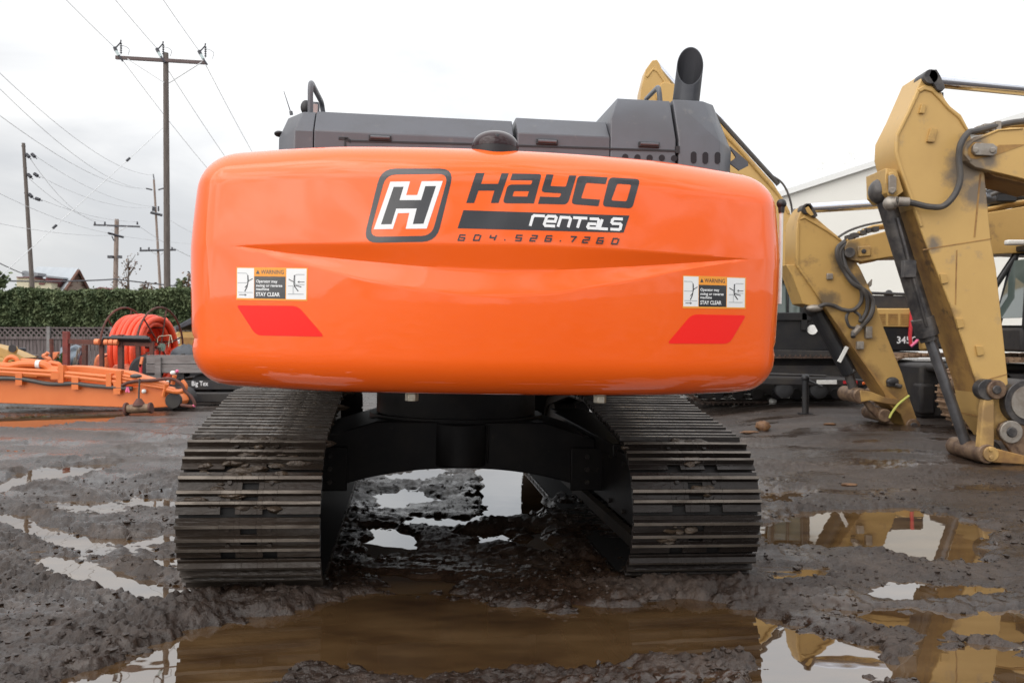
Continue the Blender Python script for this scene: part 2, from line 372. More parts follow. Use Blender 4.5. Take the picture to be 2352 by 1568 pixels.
def fbm(x, y, o=4, g=.5):
    s = 0; a = 1
    for i in range(o):
        s = s + a * gnoise(x * 2 ** i + 17.3 * i, y * 2 ** i - 9.1 * i); a *= g
    return s
def sstep(a, b, x):
    t = np.clip((x - a) / (b - a), 0, 1); return t * t * (3 - 2 * t)
def gp(px, py):
    Y = CH * F / (py - HZ); return ((px - 1176) / F * Y, Y)
def sdist(poly, X, Y):
    """distance inside (+) or outside (-) a polygon"""
    d = np.full(X.shape, 1e9); ins = np.zeros(X.shape, bool); n = len(poly)
    for i in range(n):
        (x0, y0), (x1, y1) = poly[i], poly[(i + 1) % n]
        ex, ey = x1 - x0, y1 - y0
        t = np.clip(((X - x0) * ex + (Y - y0) * ey) / (ex * ex + ey * ey + 1e-12), 0, 1)
        d = np.minimum(d, np.hypot(X - x0 - t * ex, Y - y0 - t * ey))
        c = ((y0 > Y) != (y1 > Y)) & (X < ex * (Y - y0) / (ey if abs(ey) > 1e-12 else 1e-12) + x0)
        ins ^= c
    return np.where(ins, d, -d)
PUD = [  # outline measured in the photograph, depth
    ([(380, 1462), (520, 1432), (700, 1392), (900, 1362), (1150, 1395), (1400, 1392), (1640, 1372), (1730, 1420), (1745, 1500), (1500, 1515), (1200, 1540), (900, 1545), (660, 1535), (560, 1600), (120, 1610), (180, 1545), (300, 1505)], .11),
    ([(240, 1352), (330, 1338), (440, 1352), (438, 1392), (330, 1398), (240, 1378)], .07),
    ([(60, 1082), (150, 1070), (270, 1066), (260, 1082), (150, 1098), (70, 1112), (0, 1140), (-60, 1130)], .09),
    ([(1098, 1082), (1255, 1074), (1262, 1110), (1250, 1190), (1110, 1186)], .11),
    ([(850, 1132), (960, 1122), (1010, 1150), (930, 1172), (860, 1168)], .08),
    ([(850, 1215), (935, 1218), (935, 1275), (865, 1275)], .08),
    ([(1200, 1215), (1262, 1215), (1265, 1262), (1205, 1262)], .07),
    ([(850, 1090), (1000, 1078), (1060, 1090), (930, 1104)], .07),
    ([(1735, 1212), (1870, 1172), (2080, 1168), (2180, 1185), (2255, 1215), (2255, 1292), (2100, 1290), (1960, 1268), (1850, 1262), (1745, 1250)], .11),
    ([(1728, 1432), (1830, 1440), (1900, 1455), (2040, 1478), (2045, 1530), (2020, 1600), (1700, 1610), (1725, 1500)], .10),
    ([(1890, 1402), (2060, 1398), (2360, 1396), (2420, 1480), (2150, 1462), (2000, 1432)], .08),
    ([(2080, 1470), (2330, 1480), (2420, 1600), (2150, 1600), (2040, 1540)], .08),
    ([(-120, 962), (60, 955), (296, 951), (250, 966), (60, 984), (-120, 996)], .12),
    ([(880, 1320), (1010, 1330), (1000, 1370), (890, 1365)], .04),
    ([(10, 1198), (150, 1212), (260, 1248), (335, 1325), (230, 1350), (140, 1300), (60, 1245)], .026),
    ([(245, 1240), (425, 1222), (415, 1262), (300, 1278)], .022),
    ([(90, 1152), (400, 1140), (402, 1166), (150, 1186)], .018),
    ([(-70, 1178), (90, 1184), (70, 1202), (-60, 1204)], .034),
    ([(300, 1280), (430, 1290), (430, 1325), (330, 1330)], .026),
    ([(1742, 1296), (1905, 1306), (1885, 1352), (1748, 1342)], .028),
    ([(1880, 1325), (2300, 1335), (2360, 1378), (2000, 1388)], .026),
    ([(1745, 1130), (1860, 1128), (1850, 1160), (1750, 1168)], .03),
    ([(930, 1180), (1080, 1195), (1060, 1215), (940, 1205)], .05),
    ([(1060, 1225), (1200, 1222), (1190, 1250), (1070, 1252)], .045),
    ([(1560, 1540), (1700, 1530), (1700, 1600), (1540, 1600)], .05),
]
PUDW = [([gp(*p) for p in poly], d) for poly, d in PUD]
def base_h(X, Y):
    r = sstep(1.0, 4.0, X - .10 * Y) * sstep(7.5, 17, Y) * .22
    far = sstep(16, 34, Y) * .06
    left = sstep(-.6, -1.8, X) * (1 - 3.0 * sstep(7.6, 9.6, Y) * (1 - sstep(13, 16, Y))) * (1 - sstep(13, 16, Y))
    return .022 - .007 * left + r + far + .018 * fbm(X * .16, Y * .16, 2)
def ground_h(X, Y):
    h = base_h(X, Y)
    near = 1 - sstep(7.5, 17, Y)
    right = sstep(1.2, 3.0, X - .16 * Y + .3)          # the right of the yard is flatter, packed gravel
    rough = (.45 + .55 * near) * (1 - .40 * right) * .56 * (.45 + .95 * sstep(-.35, .45, fbm(X * .75 + 5, Y * 1.05 + 2, 2)))
    h = h + rough * (.030 * fbm(X * .9, Y * 1.25, 3) + .030 * fbm(X * 2.6 + 4, Y * 4.4, 3))
    clod = 1 - np.abs(fbm(X * 6.5, Y * 8.5, 3, .55))
    lf = sstep(-.2, -1.6, X + .10 * Y) * near
    h = h + rough * (.032 + .012 * lf) * (clod - .62)
    h = h + rough * (.022 + .020 * lf) * ((1 - np.abs(fbm(X * 2.7 + 9, Y * 4.6, 3, .55))) - .65)
    furrow = 1 - np.abs(fbm(X * 1.25 + .9 * Y + 3, Y * 7.5 - .8 * X, 3, .55))      # smeared by tyres and tracks
    h = h + (.35 + .65 * near) * (.011 + .008 * lf) * (furrow - .66)
    h = h + rough * .026 * fbm(X * 13, Y * 17, 4, .62)
    # churned banks, left foreground and in front of the machine
    bank = np.exp(-(((X + 2.2) / 1.1) ** 2 + ((Y - 4.55) / .45) ** 2)) + .35 * np.exp(-(((X + 1.15) / .8) ** 2 + ((Y - 4.95) / .22) ** 2)) + .22 * np.exp(-(((X - .35) / .6) ** 2 + ((Y - 5.05) / .18) ** 2))
    h = h + bank * (.024 + .026 * (1 - np.abs(fbm(X * 11, Y * 13, 3))) )
    # tyre ruts sweeping across the left
    for off, wd, dp in ((0, .16, .045), (.62, .16, .045), (2.1, .2, .03)):
        u = (Y - 5.6 - off) + .62 * (X + 2.8) - .10 * (X + 2.8) ** 2
        rut = np.exp(-(u / wd) ** 2) * sstep(-1.3, -1.9, X) * (1 - sstep(9, 12, Y))
        h = h - rut * dp * .6 + np.exp(-((np.abs(u) - wd * 1.7) / .08) ** 2) * .022 * sstep(-1.3, -1.9, X) * (1 - sstep(9, 12, Y))
        h = h + rut * .010 * np.sin((X * .85 - Y * .5) * 2 * math.pi / .11)
    # grouser imprints beside the tracks
    for x0, x1 in ((-3.0, -2.1), (1.25, 2.0)):
        bnd = sstep(x0, x0 + .2, X) * (1 - sstep(x1 - .2, x1, X)) * sstep(4.9, 5.1, Y) * (1 - sstep(6.6, 7.2, Y))
        h = h + bnd * (.020 * np.sin(Y * 2 * math.pi / .105 + .8 * gnoise(X * 2, Y * 2)))
    # long faint ruts farther off
    h = h + (.020 - .013 * sstep(13, 24, Y)) * np.sin((Y + .22 * X) * 2 * math.pi / 1.15 + fbm(X * .4, Y * .4, 2)) * sstep(8, 11, Y) * (1 - sstep(30, 40, Y)) * (1 - .5 * right)
    wob = .16 * fbm(X * 1.7 + 3, Y * 2.2, 3) + .11 * fbm(X * 6, Y * 9, 3)
    for poly, d in PUDW:
        s = sdist(poly, X, Y) + wob * (.6 + .03 * Y)
        h = h - (d + .022) * sstep(-.10, .16, s)
        h = h + .006 * np.exp(-((s + .16) / .12) ** 2)
    # mud squeezed up against the back of both tracks
    for x0, x1, yc in ((-2.05, -1.12, 5.02), (.52, 1.40, 5.24)):
        e = sstep(x0 - .25, x0 + .15, X) * (1 - sstep(x1 - .15, x1 + .25, X)) * np.exp(-((Y - yc) / .20) ** 2)
        h = h + e * (.034 + .035 * (1 - np.abs(fbm(X * 7, Y * 9, 3))) - .012)
    return h
rows = list(np.linspace(-90, 0, 14)) + list(np.linspace(.4, 3.1, 12))
yy = 3.3
while yy < 70:
    rows.append(yy); yy += max(.010, yy * yy / (CH * F * .4354) * .95)
rows += list(np.geomspace(72, 1500, 26))
rows = np.array(rows)
u = np.linspace(-1, 1, 901)
ext = np.array([.25, .8, 2, 5, 12, 30, 80, 200, 600, 1600])
cols = []
for Y in rows:
    e = .80 * max(Y, 3.3) + .5
    cols.append(np.concatenate([-(e + ext[::-1]), u * e, e + ext]))
X = np.array(cols); Yg = np.repeat(rows[:, None], X.shape[1], 1)
Z = ground_h(X, Yg)
behind = sstep(3.2, 2.2, Yg)
Z = np.where(Yg < 3.0, .03 + .02 * fbm(X * .5, Yg * .5, 2), Z)
nr, nc = X.shape
verts = np.stack([X, Yg, Z], -1).reshape(-1, 3)
i = np.arange(nr - 1)[:, None] * nc + np.arange(nc - 1)[None, :]
quads = np.stack([i, i + 1, i + 1 + nc, i + nc], -1).reshape(-1, 4)
me = bpy.data.meshes.new('ground')
me.vertices.add(len(verts)); me.vertices.foreach_set('co', verts.ravel())
me.loops.add(quads.size); me.loops.foreach_set('vertex_index', quads.ravel().astype(np.int32))
me.polygons.add(len(quads)); me.polygons.foreach_set('loop_start', np.arange(0, quads.size, 4, dtype=np.int32))
me.polygons.foreach_set('use_smooth', np.ones(len(quads), bool))
me.update(calc_edges=True)
gm = bpy.data.materials.new('wet mud'); gm.use_nodes = True
nt = gm.node_tree; N = nt.nodes; L = nt.links
b = N['Principled BSDF']
geo = N.new('ShaderNodeNewGeometry'); sp = N.new('ShaderNodeSeparateXYZ'); L.new(geo.outputs['Position'], sp.inputs[0])
n1 = N.new('ShaderNodeTexNoise'); n1.inputs['Scale'].default_value = 1.1; n1.inputs['Detail'].default_value = 8; n1.inputs['Roughness'].default_value = .62; L.new(geo.outputs['Position'], n1.inputs['Vector'])
n2 = N.new('ShaderNodeTexNoise'); n2.inputs['Scale'].default_value = 16; n2.inputs['Detail'].default_value = 6; n2.inputs['Roughness'].default_value = .7; L.new(geo.outputs['Position'], n2.inputs['Vector'])
def ramp(src, stops):
    r = N.new('ShaderNodeValToRGB'); L.new(src, r.inputs[0])
    while len(r.color_ramp.elements) < len(stops): r.color_ramp.elements.new(.5)
    for e, (p, c) in zip(r.color_ramp.elements, stops): e.position = p; e.color = (*c, 1)
    return r.outputs[0]
c1 = ramp(n1.outputs[0], [(.30, (.016, .0088, .0056)), (.50, (.031, .0185, .0122)), (.68, (.060, .041, .030))])
c2 = ramp(n2.outputs[0], [(.30, (.45, .42, .40)), (.55, (1, 1, 1)), (.72, (1.5, 1.45, 1.42))])
mx = N.new('ShaderNodeMix'); mx.data_type = 'RGBA'; mx.blend_type = 'MULTIPLY'; mx.inputs[0].default_value = .75; L.new(c1, mx.inputs[6]); L.new(c2, mx.inputs[7])
# the packed yard farther off is greyer gravel
fa = N.new('ShaderNodeMapRange'); fa.inputs[1].default_value = 7; fa.inputs[2].default_value = 20; L.new(sp.outputs[1], fa.inputs[0])
mg = N.new('ShaderNodeMix'); mg.data_type = 'RGBA'; mg.inputs[7].default_value = (.066, .057, .053, 1)
mm = N.new('ShaderNodeMath'); mm.operation = 'MULTIPLY'; mm.inputs[1].default_value = .6; L.new(fa.outputs[0], mm.inputs[0])
# long streaks of darker, wetter mud across the yard
mps = N.new('ShaderNodeMapping'); mps.inputs['Scale'].default_value = (.35, 1.6, 1); mps.inputs['Rotation'].default_value = (0, 0, R(-9)); L.new(geo.outputs['Position'], mps.inputs[0])
ns = N.new('ShaderNodeTexNoise'); ns.inputs['Scale'].default_value = 1.5; ns.inputs['Detail'].default_value = 7; ns.inputs['Roughness'].default_value = .6; L.new(mps.outputs[0], ns.inputs['Vector'])
rs_ = N.new('ShaderNodeMapRange'); rs_.inputs[1].default_value = .40; rs_.inputs[2].default_value = .58; L.new(ns.outputs[0], rs_.inputs[0])
mm2 = N.new('ShaderNodeMath'); mm2.operation = 'MULTIPLY'; L.new(mm.outputs[0], mm2.inputs[0]); L.new(rs_.outputs[0], mm2.inputs[1]); mm = mm2
L.new(mm.outputs[0], mg.inputs[0]); L.new(mx.outputs[2], mg.inputs[6]); L.new(mg.outputs[2], b.inputs['Base Color'])
# wetter (shinier) low down and in patches
wt = N.new('ShaderNodeMapRange'); wt.inputs[1].default_value = .0; wt.inputs[2].default_value = .07; wt.inputs[3].default_value = .22; wt.inputs[4].default_value = .56; L.new(sp.outputs[2], wt.inputs[0])
rv = N.new('ShaderNodeMapRange'); rv.inputs[1].default_value = .35; rv.inputs[2].default_value = .65; rv.inputs[3].default_value = -.12; rv.inputs[4].default_value = .16; L.new(n1.outputs[0], rv.inputs[0])
ra = N.new('ShaderNodeMath'); ra.use_clamp = True; L.new(wt.outputs[0], ra.inputs[0]); L.new(rv.outputs[0], ra.inputs[1])
nw = N.new('ShaderNodeTexNoise'); nw.inputs['Scale'].default_value = .9; nw.inputs['Detail'].default_value = 5; nw.inputs['Roughness'].default_value = .6
mpw = N.new('ShaderNodeMapping'); mpw.inputs['Scale'].default_value = (.7, 1.5, 1); mpw.inputs['Location'].default_value = (2.2, 1.3, 0); L.new(geo.outputs['Position'], mpw.inputs[0]); L.new(mpw.outputs[0], nw.inputs['Vector'])
film = N.new('ShaderNodeMapRange'); film.interpolation_type = 'SMOOTHSTEP'; film.inputs[1].default_value = .47; film.inputs[2].default_value = .60; L.new(nw.outputs[0], film.inputs[0])
rf = N.new('ShaderNodeMix'); rf.inputs[3].default_value = .15; L.new(film.outputs[0], rf.inputs[0]); L.new(ra.outputs[0], rf.inputs[2]); ra = rf
L.new(rf.outputs[0], b.inputs['Roughness']); b.inputs['Specular IOR Level'].default_value = .5
bp = N.new('ShaderNodeBump'); bp.inputs['Strength'].default_value = .7; bp.inputs['Distance'].default_value = .02
n3 = N.new('ShaderNodeTexNoise'); n3.inputs['Scale'].default_value = 42; n3.inputs['Detail'].default_value = 6; n3.inputs['Roughness'].default_value = .65; L.new(geo.outputs['Position'], n3.inputs['Vector'])
bs_ = N.new('ShaderNodeMapRange'); bs_.inputs[3].default_value = .75; bs_.inputs[4].default_value = .22; L.new(film.outputs[0], bs_.inputs[0]); L.new(bs_.outputs[0], bp.inputs['Strength'])
L.new(n3.outputs[0], bp.inputs['Height']); L.new(bp.outputs[0], b.inputs['Normal'])
me.materials.append(gm)
go = bpy.data.objects.new('ground', me); COL.objects.link(go); tag(go, kind='structure')

wm = bpy.data.materials.new('murky water'); wm.use_nodes = True
nt = wm.node_tree; N = nt.nodes; L = nt.links; N.clear()
out = N.new('ShaderNodeOutputMaterial'); df = N.new('ShaderNodeBsdfDiffuse'); df.inputs[0].default_value = (.052, .030, .0135, 1)
tq = N.new('ShaderNodeTexCoord'); mq = N.new('ShaderNodeMapping'); mq.inputs['Scale'].default_value = (.8, 2.2, 1); L.new(tq.outputs['Object'], mq.inputs[0])
nq = N.new('ShaderNodeTexNoise'); nq.inputs['Scale'].default_value = 1.6; nq.inputs['Detail'].default_value = 7; nq.inputs['Roughness'].default_value = .6; L.new(mq.outputs[0], nq.inputs['Vector'])
L.new(ramp(nq.outputs[0], [(.32, (.040, .021, .010)), (.5, (.078, .044, .019)), (.68, (.115, .068, .031))]), df.inputs[0])
gl = N.new('ShaderNodeBsdfGlossy'); gl.inputs[0].default_value = (.93, .94, .95, 1); gl.inputs['Roughness'].default_value = .012
fr = N.new('ShaderNodeFresnel'); fr.inputs[0].default_value = 3.4
mi = N.new('ShaderNodeMixShader'); L.new(fr.outputs[0], mi.inputs[0]); L.new(df.outputs[0], mi.inputs[1]); L.new(gl.outputs[0], mi.inputs[2]); L.new(mi.outputs[0], out.inputs[0])
wn = N.new('ShaderNodeTexNoise'); wn.inputs['Scale'].default_value = 3; wn.inputs['Detail'].default_value = 2
tcw = N.new('ShaderNodeTexCoord'); L.new(tcw.outputs['Object'], wn.inputs['Vector'])
wb = N.new('ShaderNodeBump'); wb.inputs['Strength'].default_value = .09; wb.inputs['Distance'].default_value = .01; L.new(wn.outputs[0], wb.inputs['Height'])
L.new(wb.outputs[0], gl.inputs['Normal']); L.new(wb.outputs[0], fr.inputs['Normal'])
MB().add([(-14, 2.0, 0), (14, 2.0, 0), (14, 22, 0), (-14, 22, 0)], [(0, 1, 2, 3)]).build('puddle_water', wm, smooth=0)
tag(bpy.data.objects['puddle_water'], kind='structure')
def gz(x, y):
    return float(ground_h(np.array([x]), np.array([y]))[0])

# loose clods and stones on the churned mud
def clods(n, seed):
    rg = np.random.RandomState(seed)
    Yc = 3.7 + 5.5 * rg.rand(n) ** 1.7; Xc = (rg.rand(n) * 2 - 1) * .68 * Yc
    keep = rg.rand(n) < np.clip(.55 + .9 * gnoise(Xc * 1.3, Yc * 1.7), .08, 1); Xc, Yc = Xc[keep], Yc[keep]
    hz = ground_h(Xc, Yc); ok = hz > -.012; Xc, Yc, hz = Xc[ok], Yc[ok], hz[ok]; n = len(Xc)
    bm = bmesh.new(); bmesh.ops.create_icosphere(bm, subdivisions=1, radius=1); bv = np.array([tuple(v.co) for v in bm.verts]); bf = np.array([[v.index for v in f.verts] for f in bm.faces]); bm.free()
    r = .004 + .017 * rg.rand(n) ** 4
    vs = bv[None] * (1 + .24 * rg.normal(size=(n, len(bv), 1))) * np.stack([r * rg.uniform(.8, 1.8, n), r * rg.uniform(.8, 1.5, n), r * rg.uniform(.5, .9, n)], -1)[:, None, :]
    vs = vs + np.stack([Xc, Yc, hz + r * .05], -1)[:, None, :]
    fs = (bf[None] + (np.arange(n) * len(bv))[:, None, None]).reshape(-1, 3)
    me = bpy.data.meshes.new('mud_clods'); me.from_pydata(vs.reshape(-1, 3).tolist(), [], fs.tolist()); me.update()
    me.materials.append(gm); o = bpy.data.objects.new('mud_clods', me); COL.objects.link(o); tag(o, kind='stuff')
clods(16000, 9)
# ------------------------------------------------------------------ the orange excavator (machine coordinates: swing centre on the ground, +Y forward)
YAW, ROLL = R(7.0), R(1.15)
MX = Matrix.Translation((-.50, 7.52, -.01)) @ Matrix.Rotation(YAW, 4, 'Z') @ Matrix.Rotation(ROLL, 4, 'Y')
MXI = MX.inverted()
CAM = V((0, 0, CH)); OL = MXI @ CAM
def ray(px, py):
    return (MXI.to_3x3() @ V(((px - 1176) / F, 1, -(py - HZ) / F))).normalized()
def UL(px, py, ly):
    d = ray(px, py); return OL + d * ((ly - OL.y) / d.y)
EX = thing('excavator', 'orange excavator', 'excavator', local=MX)
tag(EX, 'big orange excavator seen from behind with dark grey hood and two wide muddy tracks')

# --- counterweight
RR, W, rc = 3.60, 1.495, .27
yc = -math.sqrt((RR - rc) ** 2 - (W - rc) ** 2); a0 = math.atan2(W - rc, -yc)
half = [(RR * math.sin(a0 * i / 44), -RR * math.cos(a0 * i / 44), a0 * i / 44) for i in range(45)]
half += [(W - rc + rc * math.sin(a), yc - rc * math.cos(a), a) for a in [a0 + (math.pi / 2 - a0) * i / 14 for i in range(1, 15)]]
half += [(W, yc + (-2.78 - yc) * i / 4, math.pi / 2) for i in range(1, 5)]
plan = [(-x, y, -a) for x, y, a in half[:0:-1]] + half
def UC(px, py):
    ly = -3.6
    for _ in range(6):
        p = UL(px, py, ly); ly = -math.sqrt(RR * RR - min(p.x, 1.45) ** 2)
    return p.x, p.z
def curve(pts):
    q = [UC(*p) for p in pts]; return lambda x: float(np.interp(x, [a for a, _ in q], [b for _, b in q]))
zt_ = curve([(545, 564), (660, 560), (783, 559), (1000, 559.5), (1170, 561), (1419, 572), (1600, 586), (1712, 594)])
zv_ = curve([(545, 565), (660, 581), (783, 594), (956, 610), (1060, 617), (1159, 620.5), (1260, 620), (1361, 616), (1480, 610), (1593, 603), (1712, 595)])
zb_ = curve([(545, 567), (600, 580), (667, 598), (750, 620), (840, 643), (956, 665), (1060, 677), (1159, 681), (1275, 674), (1448, 644), (1593, 616), (1712, 597)])
xl, xr = UC(545, 565)[0], UC(1712, 595)[0]
Z0, Z1, RB, RT = 1.265, 2.432, .17, .18
rowsv = []
NB, NM, NT = 26, 9, 26
cwv = []
for v_ in range(NB + 2 * NM + NT + 1):
    for x, y, a in plan:
        ax = abs(x) / W
        side = max(0, min(1, (abs(x) - .75) / .75)); side2 = side * side * (3 - 2 * side)
        z0 = Z0 + .012 * side2; z1 = Z1 - .022 * side2
        t = zt_(x); vv = min(zv_(x), t - .006); bb = min(zb_(x), vv - .006)
        if v_ <= NB:
            k = v_ / NB; k = .5 * (1 - math.cos(k * math.pi)) * .55 + k * .45 ; z = z0 + (bb - z0) * k
        elif v_ <= NB + NM: z = bb + (vv - bb) * (v_ - NB) / NM
        elif v_ <= NB + 2 * NM: z = vv + (t - vv) * (v_ - NB - NM) / NM
        else:
            k = (v_ - NB - 2 * NM) / NT; k = .5 * (1 - math.cos(k * math.pi)) * .55 + k * .45; z = t + (z1 - t) * k
        ins = 0
        if z < z0 + RB: ins += RB - math.sqrt(max(0, RB * RB - (z0 + RB - z) ** 2))
        if z > z1 - RT: ins += (RT - math.sqrt(max(0, RT * RT - (z - z1 + RT) ** 2))) 
        if z > t: ins += .045 * ((z - t) / (z1 - t)) ** 1.3
        if z < bb: ins += .028 * ((bb - z) / (bb - z0)) ** 1.5
        win = max(0, min(1, (x - xl) / .55)) * max(0, min(1, (xr - x) / .55)); win = win ** .8
        dep = .023 * win
        if bb < z < t:
            q = (z - bb) / (vv - bb) if z <= vv else (t - z) / (t - vv)
            ins += dep * (q * q * (3 - 2 * q) * .12 + q * .88)
        if abs(x) > W - .06:
            g = abs(z - 1.505); 
            if g < .02: ins += .010 * (1 - g / .02)
        cwv.append((x - ins * math.sin(a), y + ins * math.cos(a), z))
n = len(plan); m = NB + 2 * NM + NT + 1
fs = [(r * n + k, r * n + k + 1, (r + 1) * n + k + 1, (r + 1) * n + k) for r in range(m - 1) for k in range(n - 1)]
fs += [tuple(range(n))[::-1], tuple(range((m - 1) * n, m * n)), tuple([r * n for r in range(m)]), tuple([r * n + n - 1 for r in range(m)][::-1]), ]
# front closing face
b = MB().add(cwv, fs)
CW = b.build('counterweight', M['orange'], EX, smooth=22)
bvh = BVHTree.FromPolygons([V(p) for p in cwv], [f for f in fs if len(f) == 4])

# --- decals laid on the counterweight's own surface
def decal(name, layers, parent, step=7):
    """layers: (list of outlines, first one solid and the rest holes; material) or ('tris', verts, faces, material)"""
    mb = MB(); mats = []
    for li, ly in enumerate(layers):
        if ly[0] == 'tris': vs, tr, mt = ly[1], ly[2], ly[3]
        else:
            rings = [[V((p[0], p[1], 0)) for p in r] for r in ly[0]]
            tr = geometry.tessellate_polygon(rings); vs = [p for r in rings for p in r]; mt = ly[1]
        bm = bmesh.new()
        bv = [bm.verts.new((p[0], p[1], 0)) for p in vs]
        for t in tr:
            try: bm.faces.new([bv[i] for i in t])
            except ValueError: pass
        xs = [p[0] for p in vs]; ys = [p[1] for p in vs]
        for ax, lo, hi in ((0, min(xs), max(xs)), (1, min(ys), max(ys))):
            g = math.floor(lo / step) * step + step
            while g < hi:
                co_ = [0, 0, 0]; no = [0, 0, 0]; co_[ax] = g; no[ax] = 1
                bmesh.ops.bisect_plane(bm, geom=bm.verts[:] + bm.edges[:] + bm.faces[:], plane_co=co_, plane_no=no, dist=1e-5); g += step
        off = .0011 + .00006 * li
        bm.verts.index_update(); out = []
        for q in bm.verts:
            d = ray(q.co.x, q.co.y); h, nn, _, _ = bvh.ray_cast(OL, d)
            if h is None: h = OL + d * 4; nn = V((0, -1, 0))
            if nn.dot(d) > 0: nn = -nn
            out.append(h + nn * off)
        if mt not in mats: mats.append(mt)
        mb.add(out, [tuple(v.index for v in f.verts) for f in bm.faces], mats.index(mt))
        bm.free()
    return mb.build(name, [M[k] for k in mats], parent, smooth=0, normals=False)
T1 = lambda pts: [(782.7 + p[0] * .31833, 340.3 + p[1] * .31833) + ((p[2] * .31833,) if len(p) > 2 else ()) for p in pts]
RP = lambda pts: round_poly(T1(pts))
def stroke(pts, wd):
    """outline of a bent line of constant width (mitred)"""
    a, c = [], []; pts = [V(p[:2]) for p in pts]; h = wd / 2
    for i, p in enumerate(pts):
        d0 = (p - pts[i - 1]).normalized() if i else None
        d1 = (pts[i + 1] - p).normalized() if i < len(pts) - 1 else None
        d0 = d0 or d1; d1 = d1 or d0
        t = (d0 + d1); t = t.normalized() if t.length > 1e-6 else d0
        nn = V((-t.y, t.x)); c_ = max(.45, nn.dot(V((-d0.y, d0.x))))
        a.append(p + nn * h / c_); c.append(p - nn * h / c_)
    return a + c[::-1]
decal('emblem', [
    ([RP([(292, 148, 105), (820, 148, 105), (690, 674, 105), (160, 684, 105)]), RP([(325, 192, 75), (778, 186, 75), (656, 632, 75), (204, 640, 75)])], 'decal_black'),
    ([T1([(358, 243), (500, 241), (472, 340), (552, 339), (584, 240), (736, 238), (620, 581), (469, 582), (495, 468), (412, 470), (376, 583), (238, 586)])], 'decal_white'),
    ([T1([(382, 280), (454, 279), (424, 376), (580, 375), (610, 275), (688, 274), (597, 546), (520, 548), (548, 436), (400, 437), (366, 549), (290, 551)])], 'decal_black')], CW)
decal('company_lettering', [
    ([T1([(975, 180), (1037, 180), (1012, 258), (1135, 258), (1160, 182), (1212, 182), (1138, 396), (1083, 396), (1108, 307), (993, 307), (962, 396), (905, 396)])], 'decal_black'),
    ([RP([(1238, 184), (1450, 188, 24), (1393, 399), (1168, 398, 30), (1205, 263, 34), (1374, 263, 10), (1384, 233, 10), (1222, 231)]), RP([(1250, 310, 10), (1358, 311), (1346, 350), (1238, 349, 10)])], 'decal_black'),
    ([RP([(1483, 190), (1535, 192), (1512, 274, 8), (1624, 279, 12), (1648, 197), (1700, 199), (1636, 407, 34), (1423, 402), (1438, 350), (1580, 355, 12), (1592, 326, 12), (1444, 318, 30)])], 'decal_black'),
    ([RP([(1712, 199, 28), (1925, 212), (1910, 260), (1770, 250, 14), (1733, 363, 12), (1870, 372), (1858, 419), (1662, 404, 32)])], 'decal_black'),
    ([RP([(1938, 211, 32), (2160, 225, 32), (2102, 436, 32), (1886, 420, 32)]), RP([(1994, 257, 14), (2096, 264, 14), (2062, 385, 14), (1950, 378, 14)])], 'decal_black')], CW)
ren = [[(1366, 562), (1385, 496), (1396, 487), (1472, 490)], [(1480, 527), (1546, 530), (1555, 502), (1545, 493), (1497, 491), (1484, 502), (1468, 548), (1477, 560), (1546, 563)],
       [(1566, 568), (1588, 499), (1648, 502), (1657, 512), (1640, 572)], [(1676, 502), (1778, 507)], [(1727, 512), (1707, 575)], [(1795, 510), (1853, 512), (1861, 522), (1846, 579), (1787, 577), (1780, 568), (1790, 546), (1842, 548)],
       [(1886, 514), (1864, 581), (1926, 585)], [(2034, 513), (1970, 510), (1959, 520), (1954, 537), (1962, 545), (2014, 547), (2021, 556), (2014, 582), (2004, 588), (1943, 585)]]
def bars(pts, wd):
    out = []; pts = [V(p) for p in pts]
    for i in range(len(pts) - 1):
        d = (pts[i + 1] - pts[i]).normalized(); nn = V((-d.y, d.x)) * wd / 2
        a = pts[i] - d * (wd * .38 if i else 0); c = pts[i + 1] + d * (wd * .38 if i < len(pts) - 2 else 0)
        out.append([a + nn, c + nn, c - nn, a - nn])
    return out
decal('rental_bar', [([T1([(885, 448), (2082, 487), (2040, 610), (843, 578)])], 'decal_black')] + [([T1(q)], 'decal_white') for s_ in ren for q in bars(s_, 20)], CW)
SEG = {'6': [(1, 0), (0, 0), (0, 2), (1, 2), (1, 1), (.2, 1)], '0': [(1, 0), (1, 2), (0, 2), (0, 0), (.8, 0)], '4': [(0, 0), (0, 1), (.95, 1)], '5': [(1, 0), (0, 0), (0, 1), (1, 1), (1, 2), (0, 2)],
       '2': [(0, 0), (1, 0), (1, 1), (0, 1), (0, 2), (1, 2)], '7': [(0, 0), (1, 0), (.55, 2)], '.': [(.4, 1.8), (.6, 1.8)]}
lay = []
for ch, cx_, cy_ in zip('604.526.7260', (875, 985, 1098, 1190, 1285, 1392, 1500, 1590, 1672, 1770, 1872, 1980), (646, 646, 646, 647, 648, 650, 652, 654, 658, 662, 667, 672)):
    for pl in ([SEG[ch]] + ([[(1, 0), (.9, 2)]] if ch == '4' else [])):
        pts = [(cx_ - 21 + p[0] * 40 - (p[1] - 1) * 7, cy_ + (p[1] - 1) * 19 + (p[0] - .5) * 1) for p in pl]
        lay += [([T1(q_)], 'decal_black') for q_ in bars(pts, 10)]
decal('phone_number', lay, CW)
